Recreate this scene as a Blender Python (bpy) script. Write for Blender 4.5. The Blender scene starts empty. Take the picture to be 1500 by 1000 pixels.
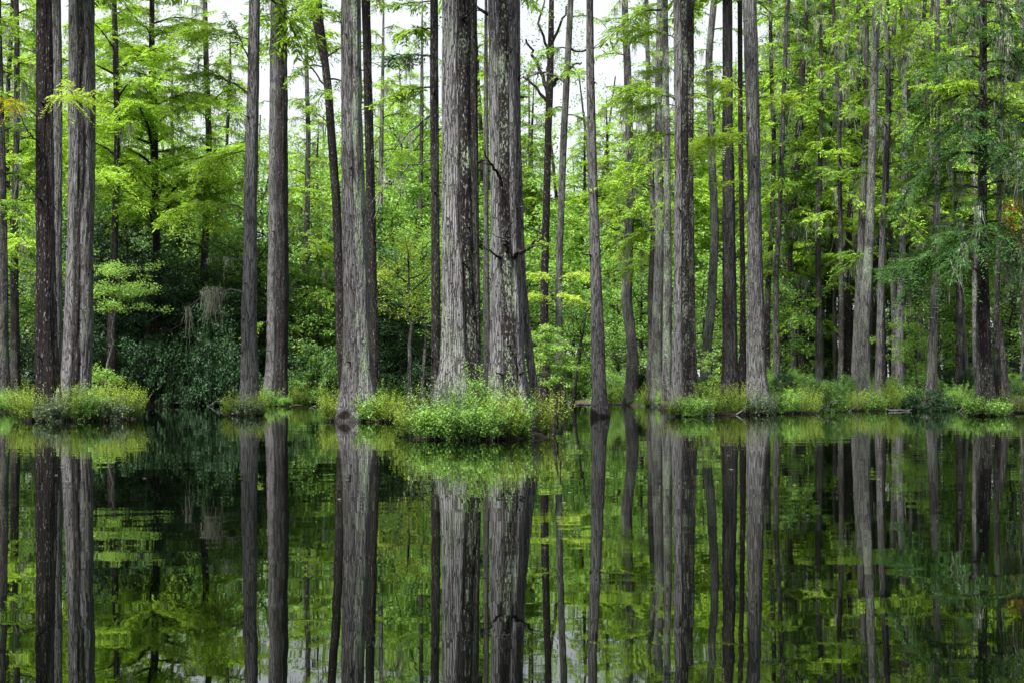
import bpy, math
import numpy as np

# ------------------------------------------------------------------ basics
F, H, YH, CX = 2083.3, 0.75, 565.0, 750.0      # focal length (photo px), eye height, horizon row, centre column
S = bpy.context.scene
COL = S.collection
RNG = np.random.default_rng(7)
def wx(px, d): return (px - CX) / F * d
def wz(py, d): return H + (YH - py) / F * d
def rnd(a, b): return float(RNG.uniform(a, b))

def tag(o, label=None, cat=None, group=None, kind=None):
    if label: o['label'] = label
    if cat: o['category'] = cat
    if group: o['group'] = group
    if kind: o['kind'] = kind
    return o

def empty(name, loc, label, cat, group=None):
    o = bpy.data.objects.new(name, None); COL.objects.link(o); o.location = loc
    o.empty_display_size = 0.3
    return tag(o, label, cat, group)

def mesh_data(name, V, Q, mat, smooth=False, attrs=None):
    V = np.asarray(V, np.float32).reshape(-1, 3); Q = np.asarray(Q, np.int32).reshape(-1, 4)
    me = bpy.data.meshes.new(name)
    me.vertices.add(len(V)); me.vertices.foreach_set('co', V.ravel())
    me.loops.add(Q.size); me.loops.foreach_set('vertex_index', Q.ravel())
    me.polygons.add(len(Q)); me.polygons.foreach_set('loop_start', np.arange(0, Q.size, 4, dtype=np.int32))
    if smooth: me.polygons.foreach_set('use_smooth', np.ones(len(Q), bool))
    for k, (dom, typ, arr) in (attrs or {}).items():
        a = me.attributes.new(k, typ, dom)
        a.data.foreach_set('color' if typ == 'FLOAT_COLOR' else 'value', np.asarray(arr, np.float32).ravel())
    me.update(calc_edges=True)
    me.materials.append(mat)
    return me

def link(name, me, parent=None, loc=(0, 0, 0)):
    o = bpy.data.objects.new(name, me); COL.objects.link(o); o.parent = parent; o.location = loc
    return o

# ------------------------------------------------------------------ materials
class NT:
    def __init__(s, name):
        s.m = bpy.data.materials.new(name); s.m.use_nodes = True
        s.t = s.m.node_tree; s.t.nodes.clear()
        s.out = s.n('ShaderNodeOutputMaterial')
    def n(s, typ, **kw):
        nd = s.t.nodes.new(typ)
        for k, v in kw.items():
            if k.startswith('i_'):
                key = k[2:]; key = int(key) if key.isdigit() else key.replace('_', ' ')
                s.set(nd.inputs[key], v)
            else: setattr(nd, k, v)
        return nd
    def set(s, sock, v):
        if isinstance(v, bpy.types.NodeSocket): s.t.links.new(v, sock)
        elif isinstance(v, bpy.types.Node): s.t.links.new(v.outputs[0], sock)
        else:
            try: sock.default_value = v
            except Exception: sock.default_value = (*v, 1)
    def math(s, op, a, b=0.0, c=None, clamp=False):
        nd = s.n('ShaderNodeMath', operation=op, use_clamp=clamp); s.set(nd.inputs[0], a); s.set(nd.inputs[1], b)
        if c is not None: s.set(nd.inputs[2], c)
        return nd.outputs[0]
    def mix(s, f, a, b, blend='MIX'):
        nd = s.n('ShaderNodeMix', data_type='RGBA', blend_type=blend)
        s.set(nd.inputs[0], f); s.set(nd.inputs[6], a); s.set(nd.inputs[7], b); return nd.outputs[2]
    def noise(s, vec, scale, detail=3.0, rough=0.55, sc=(1, 1, 1)):
        mp = s.n('ShaderNodeMapping'); s.set(mp.inputs['Vector'], vec); mp.inputs['Scale'].default_value = sc
        nd = s.n('ShaderNodeTexNoise'); s.set(nd.inputs['Vector'], mp.outputs[0])
        nd.inputs['Scale'].default_value = scale; nd.inputs['Detail'].default_value = detail; nd.inputs['Roughness'].default_value = rough
        return nd.outputs[0]
    def smooth(s, v, lo, hi):
        nd = s.n('ShaderNodeMapRange', interpolation_type='SMOOTHSTEP')
        s.set(nd.inputs[0], v); nd.inputs[1].default_value = lo; nd.inputs[2].default_value = hi; return nd.outputs[0]
    def done(s, shader):
        s.t.links.new(shader.outputs[0] if isinstance(shader, bpy.types.Node) else shader, s.out.inputs[0]); return s.m

def bark_material():
    t = NT('cypress_bark')
    tc = t.n('ShaderNodeTexCoord'); oi = t.n('ShaderNodeObjectInfo')
    off = t.n('ShaderNodeVectorMath', operation='SCALE'); off.inputs[0].default_value = (13, 7, 29)
    t.set(off.inputs['Scale'], oi.outputs['Random'])
    ad = t.n('ShaderNodeVectorMath', operation='ADD'); t.set(ad.inputs[0], tc.outputs['Object']); t.set(ad.inputs[1], off.outputs[0])
    co = ad.outputs[0]
    at = t.n('ShaderNodeAttribute', attribute_name='bark'); sp = t.n('ShaderNodeSeparateColor'); t.set(sp.inputs[0], at.outputs['Color'])
    tone, lichen, wet = sp.outputs[0], sp.outputs[1], sp.outputs[2]
    ridge = at.outputs['Alpha']
    fib = t.noise(co, 34, 5, 0.7, (1, 1, 0.075))          # long vertical fibres
    fine = t.noise(co, 95, 3, 0.6, (1, 1, 0.12))
    plate = t.noise(co, 30, 3, 0.6, (1, 1, 0.2))         # broken plates
    broad = t.noise(co, 1.7, 3, 0.6, (1, 1, 0.5))
    def plates(scale, zs, dist):
        mp = t.n('ShaderNodeMapping'); t.set(mp.inputs['Vector'], co); mp.inputs['Scale'].default_value = (1, 1, zs)
        nd = t.n('ShaderNodeTexNoise'); t.set(nd.inputs['Vector'], co); nd.inputs['Scale'].default_value = 9; nd.inputs['Detail'].default_value = 2
        sv = t.n('ShaderNodeVectorMath', operation='MULTIPLY_ADD'); t.set(sv.inputs[0], nd.outputs['Color']); sv.inputs[1].default_value = (dist, dist, dist * .2); t.set(sv.inputs[2], mp.outputs[0])
        v = t.n('ShaderNodeTexVoronoi', feature='DISTANCE_TO_EDGE'); t.set(v.inputs['Vector'], sv.outputs[0]); v.inputs['Scale'].default_value = scale
        v2 = t.n('ShaderNodeTexVoronoi', feature='F1'); t.set(v2.inputs['Vector'], sv.outputs[0]); v2.inputs['Scale'].default_value = scale
        return v.outputs['Distance'], v2.outputs['Color']
    pd, pc = plates(36, .042, .03)
    psep = t.n('ShaderNodeSeparateColor'); t.set(psep.inputs[0], pc)
    rim = t.smooth(t.math('ADD', pd, t.math('MULTIPLY', t.math('SUBTRACT', fine, .5), .10)), .02, .15)
    crack = t.math('MULTIPLY', t.math('SUBTRACT', 1.0, rim), .84)
    crack = t.math('MAXIMUM', crack, t.math('MULTIPLY', t.smooth(fine, 0.45, 0.36), 0.5))
    tn = t.math('ADD', tone, t.math('MULTIPLY', t.math('SUBTRACT', broad, 0.5), 0.35))
    tn = t.math('ADD', tn, t.math('MULTIPLY', t.math('SUBTRACT', psep.outputs[0], 0.5), 0.24))
    tn = t.math('ADD', tn, t.math('MULTIPLY', t.math('SUBTRACT', fib, 0.5), 0.35), clamp=True)
    tn = t.smooth(tn, .02, .92)
    light = t.mix(broad, (0.225, 0.214, 0.236, 1), (0.175, 0.180, 0.176, 1))
    darkc = t.mix(plate, (0.006, 0.005, 0.005, 1), (0.028, 0.023, 0.025, 1))
    c = t.mix(tn, light, darkc)
    c = t.mix(crack, c, (0.018, 0.014, 0.014, 1))
    # pale flecks where outer bark scales off, on the dark bark
    fl = t.noise(co, 34, 2, 0.5, (1, 1, 0.28))
    c = t.mix(t.math('MULTIPLY', t.smooth(fl, 0.615, 0.68), t.math('MULTIPLY', tone, 0.7)), c, (0.24, 0.22, 0.22, 1))
    # crustose lichen and green algae
    li = t.noise(co, 36, 4, 0.7, (1, 1, 0.5)); lb = t.noise(co, 3.0, 2, 0.5, (1, 1, 0.5))
    lf = t.math('MULTIPLY', t.smooth(t.math('ADD', li, t.math('MULTIPLY', t.math('SUBTRACT', lb, 0.5), 0.5)), 0.54, 0.62), lichen, clamp=True)
    c = t.mix(lf, c, t.mix(fl, (0.22, 0.27, 0.18, 1), (0.42, 0.48, 0.38, 1)))
    alg = t.math('MULTIPLY', t.smooth(lb, 0.42, 0.66), t.math('MULTIPLY', t.math('MULTIPLY', lichen, t.math('SUBTRACT', 1.0, tone, clamp=True)), 0.75), clamp=True)
    c = t.mix(alg, c, (0.17, 0.23, 0.14, 1))
    c = t.mix(t.smooth(t.math('ADD', wet, t.math('MULTIPLY', t.math('SUBTRACT', fine, .5), 1.6)), .0, 1.0), c, (0.012, 0.010, 0.009, 1))
    hgt = t.math('ADD', t.math('MULTIPLY', rim, .8), t.math('MULTIPLY', fine, 0.5)); hgt = t.math('ADD', hgt, t.math('MULTIPLY', li, 0.3))
    bp = t.n('ShaderNodeBump'); bp.inputs['Strength'].default_value = 1.0; bp.inputs['Distance'].default_value = 0.03; t.set(bp.inputs['Height'], hgt)
    b = t.n('ShaderNodeBsdfPrincipled'); t.set(b.inputs['Base Color'], c); b.inputs['Roughness'].default_value = 0.85
    b.inputs['Specular IOR Level'].default_value = 0.1; t.set(b.inputs['Normal'], bp.outputs[0])
    return t.done(b)

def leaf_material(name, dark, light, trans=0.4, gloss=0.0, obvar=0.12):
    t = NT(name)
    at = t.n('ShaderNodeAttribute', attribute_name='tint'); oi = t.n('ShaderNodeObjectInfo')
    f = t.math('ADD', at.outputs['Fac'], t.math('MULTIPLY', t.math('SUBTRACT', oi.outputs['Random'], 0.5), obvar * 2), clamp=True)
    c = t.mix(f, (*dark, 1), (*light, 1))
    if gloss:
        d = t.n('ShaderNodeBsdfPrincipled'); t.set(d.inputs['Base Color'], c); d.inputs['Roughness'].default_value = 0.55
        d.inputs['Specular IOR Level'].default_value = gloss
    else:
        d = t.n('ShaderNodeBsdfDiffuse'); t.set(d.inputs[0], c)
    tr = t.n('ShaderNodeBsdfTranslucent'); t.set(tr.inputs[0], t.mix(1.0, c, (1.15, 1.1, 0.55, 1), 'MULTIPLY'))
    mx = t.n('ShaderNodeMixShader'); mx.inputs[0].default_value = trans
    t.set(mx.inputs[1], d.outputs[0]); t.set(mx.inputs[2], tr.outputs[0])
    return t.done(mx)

BARK = bark_material()
L_CYP = leaf_material('cypress_needles', (0.034, 0.105, 0.020), (0.31, 0.50, 0.065), 0.42)
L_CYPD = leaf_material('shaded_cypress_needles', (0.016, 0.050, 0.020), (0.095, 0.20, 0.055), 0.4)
L_YEL = leaf_material('yellowing_needles', (0.24, 0.40, 0.06), (0.50, 0.64, 0.13), 0.6, obvar=0.05)
L_ORA = leaf_material('orange_needles', (0.22, 0.24, 0.015), (0.50, 0.38, 0.025), 0.55, obvar=0.02)
L_BROAD = leaf_material('hardwood_leaves', (0.028, 0.095, 0.022), (0.26, 0.46, 0.095), 0.4, 0.4)
L_EVER = leaf_material('shaded_evergreen_leaves', (0.007, 0.024, 0.011), (0.045, 0.105, 0.038), 0.2, 0.25)  # dark evergreen green, with the thicket's shade worked into the colour
L_SHRUB = leaf_material('swamp_shrub_leaves', (0.020, 0.070, 0.012), (0.31, 0.43, 0.055), 0.42, 0.3)
L_DOG = leaf_material('pale_sapling_leaves', (0.10, 0.24, 0.035), (0.30, 0.48, 0.12), 0.45, 0.3)
L_DUST = leaf_material('dusty_green_leaves', (0.030, 0.055, 0.028), (0.15, 0.21, 0.115), .3, .3)
L_RUST = leaf_material('rust_leaves', (0.10, 0.09, 0.015), (0.33, 0.14, 0.035), 0.3)
L_MOSS = leaf_material('spanish_moss', (0.15, 0.17, 0.13), (0.36, 0.385, 0.32), 0.25, obvar=0.05)
L_GRASS = leaf_material('marsh_grass', (0.03, 0.09, 0.012), (0.13, 0.27, 0.03), 0.35)

# ------------------------------------------------------------------ leaves and tubes
def nrm(v): return v / np.maximum(np.linalg.norm(v, axis=-1, keepdims=True), 1e-9)
class Leaves:
    def __init__(s): s.p, s.d, s.s, s.L, s.W, s.t = [], [], [], [], [], []
    def add(s, p, d, sd, L, W, t):
        n = len(p)
        if n == 0: return
        s.p.append(p); s.d.append(d); s.s.append(sd)
        s.L.append(np.broadcast_to(L, n)); s.W.append(np.broadcast_to(W, n)); s.t.append(np.broadcast_to(t, n))
    def n(s): return sum(len(a) for a in s.p)
    def mesh(s, name, mat, origin=(0, 0, 0)):
        p = np.concatenate(s.p) - np.asarray(origin); d = nrm(np.concatenate(s.d)); sd = np.concatenate(s.s)
        sd = nrm(sd - d * np.sum(sd * d, -1, keepdims=True))
        L = np.concatenate(s.L)[:, None]; W = np.concatenate(s.W)[:, None]; t = np.concatenate(s.t)
        V = np.stack([p, p + d * L * 0.45 + sd * W * 0.5, p + d * L, p + d * L * 0.45 - sd * W * 0.5], 1)
        Q = np.arange(len(p) * 4).reshape(-1, 4)
        return mesh_data(name, V, Q, mat, attrs={'tint': ('FACE', 'FLOAT', np.clip(t, 0, 1))})

class Wood:
    """verts, quads and the bark attribute (tone, lichen, wet, ridge) of trunks, limbs and twigs"""
    def __init__(s): s.V, s.Q, s.A, s.k = [], [], [], 0
    def grid(s, G, A, wrap=True):
        nz, na = G.shape[:2]
        i = np.arange(nz - 1)[:, None]; j = np.arange(na if wrap else na - 1)[None, :]; j2 = (j + 1) % na
        q = np.stack([i * na + j, i * na + j2, (i + 1) * na + j2, (i + 1) * na + j], -1).reshape(-1, 4)
        s.V.append(G.reshape(-1, 3)); s.Q.append(q + s.k); s.A.append(np.asarray(A).reshape(-1, 4)); s.k += nz * na
    def tube(s, P, R, na=6, tone=0.6, lichen=0.1):
        P = np.asarray(P, float); R = np.broadcast_to(R, len(P))
        T = nrm(np.gradient(P, axis=0)); up = np.tile([0.0, 0.0, 1.0], (len(P), 1))
        if abs(T[:, 2]).mean() > 0.8: up[:] = (0, 1, 0)
        U = nrm(np.cross(T, up)); W = np.cross(U, T)
        a = np.linspace(0, 2 * np.pi, na, endpoint=False)
        G = P[:, None] + R[:, None, None] * (np.cos(a)[None, :, None] * U[:, None] + np.sin(a)[None, :, None] * W[:, None])
        A = np.zeros(G.shape[:2] + (4,)); A[..., 0] = tone; A[..., 1] = lichen; A[..., 3] = 0.5 + 0 * A[..., 3]
        s.grid(G, A)
    def mesh(s, name, origin=(0, 0, 0), mat=None):
        return mesh_data(name, np.concatenate(s.V) - np.asarray(origin), np.concatenate(s.Q), mat or BARK, True,
                         {'bark': ('POINT', 'FLOAT_COLOR', np.concatenate(s.A))})

def gnoise(th, z, nth, dz, seed):
    """smooth value noise, periodic in th"""
    r = np.random.default_rng(seed); T = r.random((512, nth))
    a = (th / (2 * np.pi)) % 1 * nth; b = z / dz + 200
    i = np.floor(a).astype(int); j = np.floor(b).astype(int); fa = a - i; fb = b - j
    fa = fa * fa * (3 - 2 * fa); fb = fb * fb * (3 - 2 * fb); i %= nth; i2 = (i + 1) % nth; j %= 512; j2 = (j + 1) % 512
    return (T[j, i] * (1 - fa) + T[j, i2] * fa) * (1 - fb) + (T[j2, i] * (1 - fa) + T[j2, i2] * fa) * fb

class Path:
    """centre line and radius of a trunk, from photo columns, rows and widths at one distance"""
    def __init__(s, d, pts, top):
        pts = sorted(pts, key=lambda p: -p[1])
        z = np.array([wz(p[1], d) for p in pts]); x = np.array([wx(p[0], d) for p in pts]); r = np.array([p[2] / F * d / 2 for p in pts])
        if z[0] > 0: z = np.r_[0, z]; x = np.r_[x[0], x]; r = np.r_[r[0] * 1.05, r]
        z = np.r_[-0.6, z]; x = np.r_[x[0], x]; r = np.r_[r[0] * 1.1, r]
        if top > z[-1] + 0.5:
            m = (x[-1] - x[-2]) / max(z[-1] - z[-2], .5); r1 = r[-1]; z1 = z[-1]; x1 = x[-1]
            z = np.r_[z, (z1 + top) / 2, top]; x = np.r_[x, x1 + m * .5 * (top - z1) / 2, x1 + m * .5 * (top - z1)]; r = np.r_[r, r1 * .7, .02]
        s.zz = np.linspace(z[0], z[-1], 400)
        X = np.interp(s.zz, z, x); R = np.interp(s.zz, z, r)
        k = np.hanning(31); k /= k.sum()
        pad = lambda a: np.convolve(np.r_[a[0] + (a[0] - a[15:0:-1]), a, a[-1] + (a[-1] - a[-2:-17:-1])], k, 'valid')
        s.x = pad(X); s.r = np.maximum(np.convolve(np.r_[np.full(7, R[0]), R, np.full(7, R[-1])], np.hanning(15) / np.hanning(15).sum(), 'valid'), .012)
        s.d = d; s.top = z[-1]
        ph = rnd(0, 6.3); s.yo = 0.12 * np.sin(s.zz * 0.45 + ph) - 0.12 * math.sin(ph)
    def at(s, z): return np.stack([np.interp(z, s.zz, s.x), s.d + np.interp(z, s.zz, s.yo), z * np.ones_like(np.interp(z, s.zz, s.x))], -1)
    def rad(s, z): return np.interp(z, s.zz, s.r)

def build_trunk(w, path, seed, tone, lichen, na=32, dz=0.12, ridge=0.012, seams=(), flutes=5, famp=0.10, wet=0.22):
    z = np.arange(-0.6, path.top, dz); z = np.r_[z, path.top]
    th = np.linspace(0, 2 * np.pi, na, endpoint=False)
    TH, Z = np.meshgrid(th, z)
    R = path.rad(Z); u = np.cos(TH)
    wob = (gnoise(TH * 0, Z, 4, 1.1, seed + 5) - .5) * 0.30
    uu = u + wob
    fl = np.exp(-np.maximum(Z, 0) / 0.7)
    shape = 1 + (0.035 + famp * fl) * np.cos(flutes * TH + seed + 0.35 * Z) + 0.05 * (gnoise(TH, Z, 5, 2.2, seed + 1) - .5) * 2
    for su, dp in seams: shape -= dp * np.exp(-((uu - su) / 0.13) ** 2)
    sh = TH + 0.10 * (gnoise(TH, Z, 6, 0.8, seed + 2) - .5)
    n1 = gnoise(sh, Z, 24 if na > 60 else 10, 0.9, seed + 3); n2 = gnoise(sh, Z, 52 if na > 60 else 18, 0.35, seed + 4)
    rg = 0.45 * n1 + 0.55 * n2
    rr = R * shape + ridge * (np.clip(rg * 1.6 - 0.3, 0, 1) - 0.5) * 2 * np.clip(R / 0.2, 0.25, 1)
    C = path.at(z)
    rr = rr * .93 - ridge * .35
    G = np.stack([C[:, None, 0] + rr * np.cos(TH), C[:, None, 1] + rr * np.sin(TH), Z], -1)
    A = np.zeros(G.shape[:2] + (4,))
    prof = lambda p: np.interp(uu, [a[0] for a in p], [a[1] for a in p]) if not isinstance(p, (int, float)) else p
    A[..., 0] = prof(tone); A[..., 1] = prof(lichen)
    wn = gnoise(TH, Z, 12, 0.15, seed + 6)
    A[..., 2] = np.clip((wet * (0.3 + 1.7 * wn) - Z) / 0.22, 0, 0.9)
    A[..., 3] = rg if na > 60 else 0.6
    w.grid(G, np.clip(A, 0, 1))

# ------------------------------------------------------------------ branches
def curve(p0, p1, sag, n=9, wig=0.0):
    """from p0 to p1, bulging up by sag, with a little wander"""
    t = np.linspace(0, 1, n)[:, None]; p0 = np.asarray(p0, float); p1 = np.asarray(p1, float)
    P = p0 + (p1 - p0) * t; P[:, 2] += sag * 4 * (t * (1 - t))[:, 0]
    if wig:
        q = RNG.normal(0, wig, (n, 3)); q[0] = 0; P += q * np.linalg.norm(p1 - p0) * 0.5
    return P

def cyp_spray(buf, P, ll=0.13, tint=0.5, dens=1.0, width=0.42, start=0.15, hang=0.5, tv=0.12):
    """flat feathery foliage along the curve P: side twigs in one plane, leaflets on both sides of each"""
    seg = np.linalg.norm(np.diff(P, axis=0), axis=1); L = seg.sum()
    ns = max(5, int(L / (0.085 + ll * 0.35) * dens)); t = np.linspace(start, 1, ns) + RNG.normal(0, .01, ns)
    t = np.repeat(np.clip(t, 0, 1), 2); sgn = np.tile([1.0, -1.0], ns); m = 2 * ns
    cs = np.r_[0, np.cumsum(seg)] / L
    B = np.stack([np.interp(t, cs, P[:, k]) for k in range(3)], -1)
    T = nrm(np.stack([np.interp(t, cs, np.gradient(P[:, k])) for k in range(3)], -1))
    up = np.array([0, 0, 1.0]); side = nrm(np.cross(T, up)) * sgn[:, None]
    ang = np.radians(RNG.uniform(38, 72, m))[:, None]
    D = nrm(T * np.cos(ang) + side * np.sin(ang) + RNG.normal(0, .2, (m, 3)))
    env = np.clip(np.minimum((t - start) * 5 + .45, (1.06 - t) * 1.5), 0.12, 1)
    ls = L * width * env * RNG.uniform(0.6, 1.15, m)
    ls = np.minimum(ls, 1.5)
    step = ll * 0.42; nt = int(1.5 / step) + 1
    nt = min(nt, int(ls.max() / step) + 1)
    sk = (np.arange(nt) + .5) * step
    ok = sk[None, :] < ls[:, None]
    Pk = B[:, None] + D[:, None] * sk[None, :, None]
    Pk[..., 2] -= hang * sk[None, :] ** 2 + 0.0
    Pk += RNG.normal(0, ll * .12, Pk.shape)
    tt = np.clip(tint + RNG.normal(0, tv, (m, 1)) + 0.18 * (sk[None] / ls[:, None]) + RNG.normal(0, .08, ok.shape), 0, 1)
    N = nrm(up + RNG.normal(0, .4, (m, 3)))[:, None]
    for g in (1.0, -1.0):
        a = np.radians(RNG.uniform(35, 65, ok.shape))[..., None]
        sd = np.cross(D[:, None] * np.ones_like(Pk), N * np.ones_like(Pk)) * g
        d = D[:, None] * np.cos(a) + sd * np.sin(a); d[..., 2] -= 0.22 + RNG.uniform(0, .25, ok.shape)
        sdir = np.cross(N * np.ones_like(d), d) + RNG.normal(0, .25, d.shape)
        q = ok & (RNG.random(ok.shape) < 0.93)
        n = int(q.sum()); Ls = ll * RNG.uniform(.7, 1.25, n)
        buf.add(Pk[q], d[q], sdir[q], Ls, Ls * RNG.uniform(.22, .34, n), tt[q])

def moss(buf, P, n, lmin, lmax, tint=0.55, w=0.02):
    """strands of moss hanging below points on the curve P"""
    i = RNG.uniform(0, len(P) - 1, n); k = i.astype(int); f = (i - k)[:, None]
    k2 = np.minimum(k + 1, len(P) - 1); B = P[k] * (1 - f) + P[k2] * f
    nc = max(1, n // 12); c = RNG.integers(0, nc, n); cl = RNG.uniform(lmin, lmax, nc); cc = RNG.choice(n, nc)
    B = B[cc][c] + RNG.normal(0, 0.045, (n, 3)) * (1, 1, .3); L = cl[c] * RNG.uniform(.2, 1.1, n) ** 1.3
    m = 3; dr = RNG.normal(0, .10, (n, 3)); dr[:, 2] = -1
    p = B.copy()
    for q in range(m):
        d = nrm(dr + RNG.normal(0, .12, (n, 3))); sd = RNG.normal(0, 1, (n, 3)); sd[:, 2] = 0
        sl = L / m
        buf.add(p - d * sl[:, None] * .15, d, sd, sl * 1.3, w * (1.25 - q * .3) * RNG.uniform(.6, 1.5, n), np.clip(tint + RNG.normal(0, .2, n), 0, 1))
        p = p + d * sl[:, None]

def limb_from(path, z, az, L, rise, droop):
    b = path.at(np.array([z]))[0]; r = path.rad(z)
    dx, dy = math.cos(az), math.sin(az)
    t = np.linspace(0, 1, 10)[:, None]
    P = b + np.array([dx, dy, 0]) * (r * .5 + L * t); P[:, 2] += L * (rise * t - droop * t * t)[:, 0]
    w = RNG.normal(0, .02 * L, (10, 3)); w[0] = 0; w = np.cumsum(w, 0) * .5
    return P + w

def dress_cypress(path, wood, leaves, mo, z0, z1, n, lmax, ll=0.14, tint=0.5, dens=1.0, moss_p=0.3, keep=None, side=None, droop=0.35, tone=0.7, rise=0.0, ragged=.55):
    """limbs with flat sprays all the way up a trunk"""
    zs = z0 + (z1 - z0) * (np.arange(n) + RNG.random(n)) / n
    az = rnd(0, 6.3)
    for z in zs:
        az += 2.4 + rnd(-.6, .6)
        a = az if side is None else side + rnd(-1.1, 1.1)
        k = (z - z0) / max(z1 - z0, .1)
        L = lmax * rnd(ragged, 1.0) * (1.0 - 0.6 * k ** 1.7)
        P = limb_from(path, z, a, L, rnd(.1, .6) + rise, rnd(.3, .9) * droop / .35)
        r0 = min(path.rad(z) * .45, 0.012 + L * 0.012)
        wood.tube(P, np.linspace(r0, .006, 10), 5, tone, .1)
        if keep and not keep(P[5]): continue
        tb = tint + rnd(-.16, .16)
        cyp_spray(leaves, P, ll, tb, dens)
        # a second order limb
        for _ in range(int(L > 1.2) + int(L > 2.0)):
            q = RNG.integers(2, 6); s = P[q]; a2 = a + rnd(.5, .9) * (1 if rnd(0, 1) < .5 else -1)
            P2 = curve(s, s + np.array([math.cos(a2), math.sin(a2), rnd(-.1, .25)]) * L * rnd(.35, .6), L * .03, 7, .03)
            wood.tube(P2, np.linspace(r0 * .5, .004, 7), 4, tone, .1)
            cyp_spray(leaves, P2, ll, tb + rnd(-.08, .08), dens)
        if rnd(0, 1) < moss_p: moss(mo, P[2:9], int(16 + 24 * L), .2, 1.1)

def broad_clusters(buf, C, r, n, ll, tint, flat=0.6, tv=.12, up=0.9):
    """n leaves round each cluster centre"""
    m = len(C); P = np.repeat(C, n, 0); q = RNG.normal(0, 1, (m * n, 3)); q = q * (RNG.random((m * n, 1)) ** .45) / np.maximum(np.linalg.norm(q, axis=1, keepdims=True), .01)
    rr = np.repeat(np.broadcast_to(r, m), n)[:, None]
    P = P + q * rr * (1, 1, flat)
    N = nrm(RNG.normal(0, .55, (m * n, 3)) + (0, 0, up)); D = np.cross(N, RNG.normal(0, 1, (m * n, 3)))
    D = nrm(D) + (0, 0, -.25)
    t = np.repeat(np.broadcast_to(tint, m) + RNG.normal(0, tv, m), n) + RNG.normal(0, .1, m * n)
    L = ll * RNG.uniform(.6, 1.25, m * n)
    buf.add(P, D, np.cross(N, D), L, L * RNG.uniform(.38, .55, m * n), np.clip(t, 0, 1))

def hardwood(wood, leaves, base, h, rx, n, leaf=.11, per=46, tint=.5, z0=0.25, tone=.6, lean=0.0, cr=.45, trunk_r=.09, tv=.14):
    """a leafy understorey tree: bent stem, forking limbs, clusters of broad leaves"""
    base = np.asarray(base, float)
    top = base + (lean * h, 0, h * .8)
    T = curve(base, top, 0, 10, .012); wood.tube(T, np.linspace(trunk_r, trunk_r * .25, 10), 8, tone, .3)
    nl = max(5, n // 5); C = []
    for k in range(nl):
        f = z0 + (1 - z0) * (k + rnd(0, 1)) / nl; a = k * 2.4 + rnd(-.5, .5)
        s = np.array([np.interp(f * 9, range(10), T[:, j]) for j in range(3)])
        L = rx * rnd(.6, 1.05) * (1.15 - .6 * max(0, f - .35)); e = s + np.array([math.cos(a) * L, math.sin(a) * L, h * .2 * rnd(.1, .9)])
        P = curve(s, e, -.04 * L, 7, .04); wood.tube(P, np.linspace(trunk_r * .38, .008, 7), 5, tone, .3)
        for j in range(5):
            q = P[RNG.integers(2, 7)] + RNG.normal(0, .28, 3) * (rx * .5, rx * .5, .6); C.append(q)
    C = np.array(C)[:max(n, 5)]
    broad_clusters(leaves, C, cr * RNG.uniform(.6, 1.3, len(C)), per, leaf, tint, tv=tv)

def bush(leaves, wood, rx, h, n, leaf, per, tint, flat=.7, cr=.22, tv=.12, ry=None):
    """rounded bush of leaf clumps over many stems, base at the origin"""
    ry = ry or rx
    a = RNG.uniform(0, 6.283, n); u = RNG.random(n) ** .5; e = RNG.uniform(0.05, 1, n)
    k = np.sqrt(1 - (e * .92) ** 2) * (0.55 + .5 * u)
    C = np.stack([np.cos(a) * rx * k, np.sin(a) * ry * k, h * e * (.75 + .25 * u)], -1)
    C += RNG.normal(0, .06, C.shape) * (rx, rx, h)
    C[:, 2] = np.maximum(C[:, 2], 0.04)
    for c in C[::max(1, n // 24)]:
        wood.tube(curve((c[0] * .25, c[1] * .25, -.05), c, .05, 5, .03), np.linspace(.014, .004, 5), 4, .7, .1)
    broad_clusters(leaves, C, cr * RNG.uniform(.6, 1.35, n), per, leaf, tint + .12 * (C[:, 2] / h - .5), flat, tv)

def herb(leaves, wood, n, h, r, leaf=.05, tint=.55, spread=.35, step=.022, tipy=.35):
    """clump of upright leafy shoots"""
    for k in range(n):
        a = rnd(0, 6.283); q = r * math.sqrt(rnd(0, 1)); hh = h * rnd(.55, 1.1) * (1 - .35 * (q / r) ** 2)
        b = np.array([math.cos(a) * q, math.sin(a) * q, -.03]); o = np.array([math.cos(a), math.sin(a), 0]) * spread * hh * (q / r + .15) + RNG.normal(0, .05, 3)
        m = max(5, int(hh / step)); t = np.linspace(.12, 1, m)[:, None]
        P = b + o * t ** 1.6 + np.array([0, 0, hh]) * t
        if k % 3 == 0: wood.tube(np.r_[b[None], P[::max(1, m // 4)]], .004, 3, .5, .1)
        az = np.arange(m) * 2.4 + rnd(0, 6)
        D = np.stack([np.cos(az), np.sin(az), RNG.uniform(.15, .9, m)], -1)
        N = RNG.normal(0, .5, (m, 3)) + (0, 0, 1)
        L = leaf * RNG.uniform(.6, 1.2, m) * (1.15 - .4 * t[:, 0])
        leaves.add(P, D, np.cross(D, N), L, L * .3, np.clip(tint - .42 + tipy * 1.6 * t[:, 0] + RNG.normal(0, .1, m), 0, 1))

def blades(leaves, C, n, h, tint, w=.012, spread=.35):
    P = np.repeat(np.asarray(C, float), n, 0); m = len(P)
    P = P + RNG.normal(0, .06, (m, 3)) * (1, 1, 0); D = RNG.normal(0, spread, (m, 3)); D[:, 2] = 1
    leaves.add(P, D, RNG.normal(0, 1, (m, 3)) * (1, 1, .1), h * RNG.uniform(.5, 1.2, m), w * RNG.uniform(.6, 1.4, m), np.clip(tint + RNG.normal(0, .2, m), 0, 1))

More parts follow.
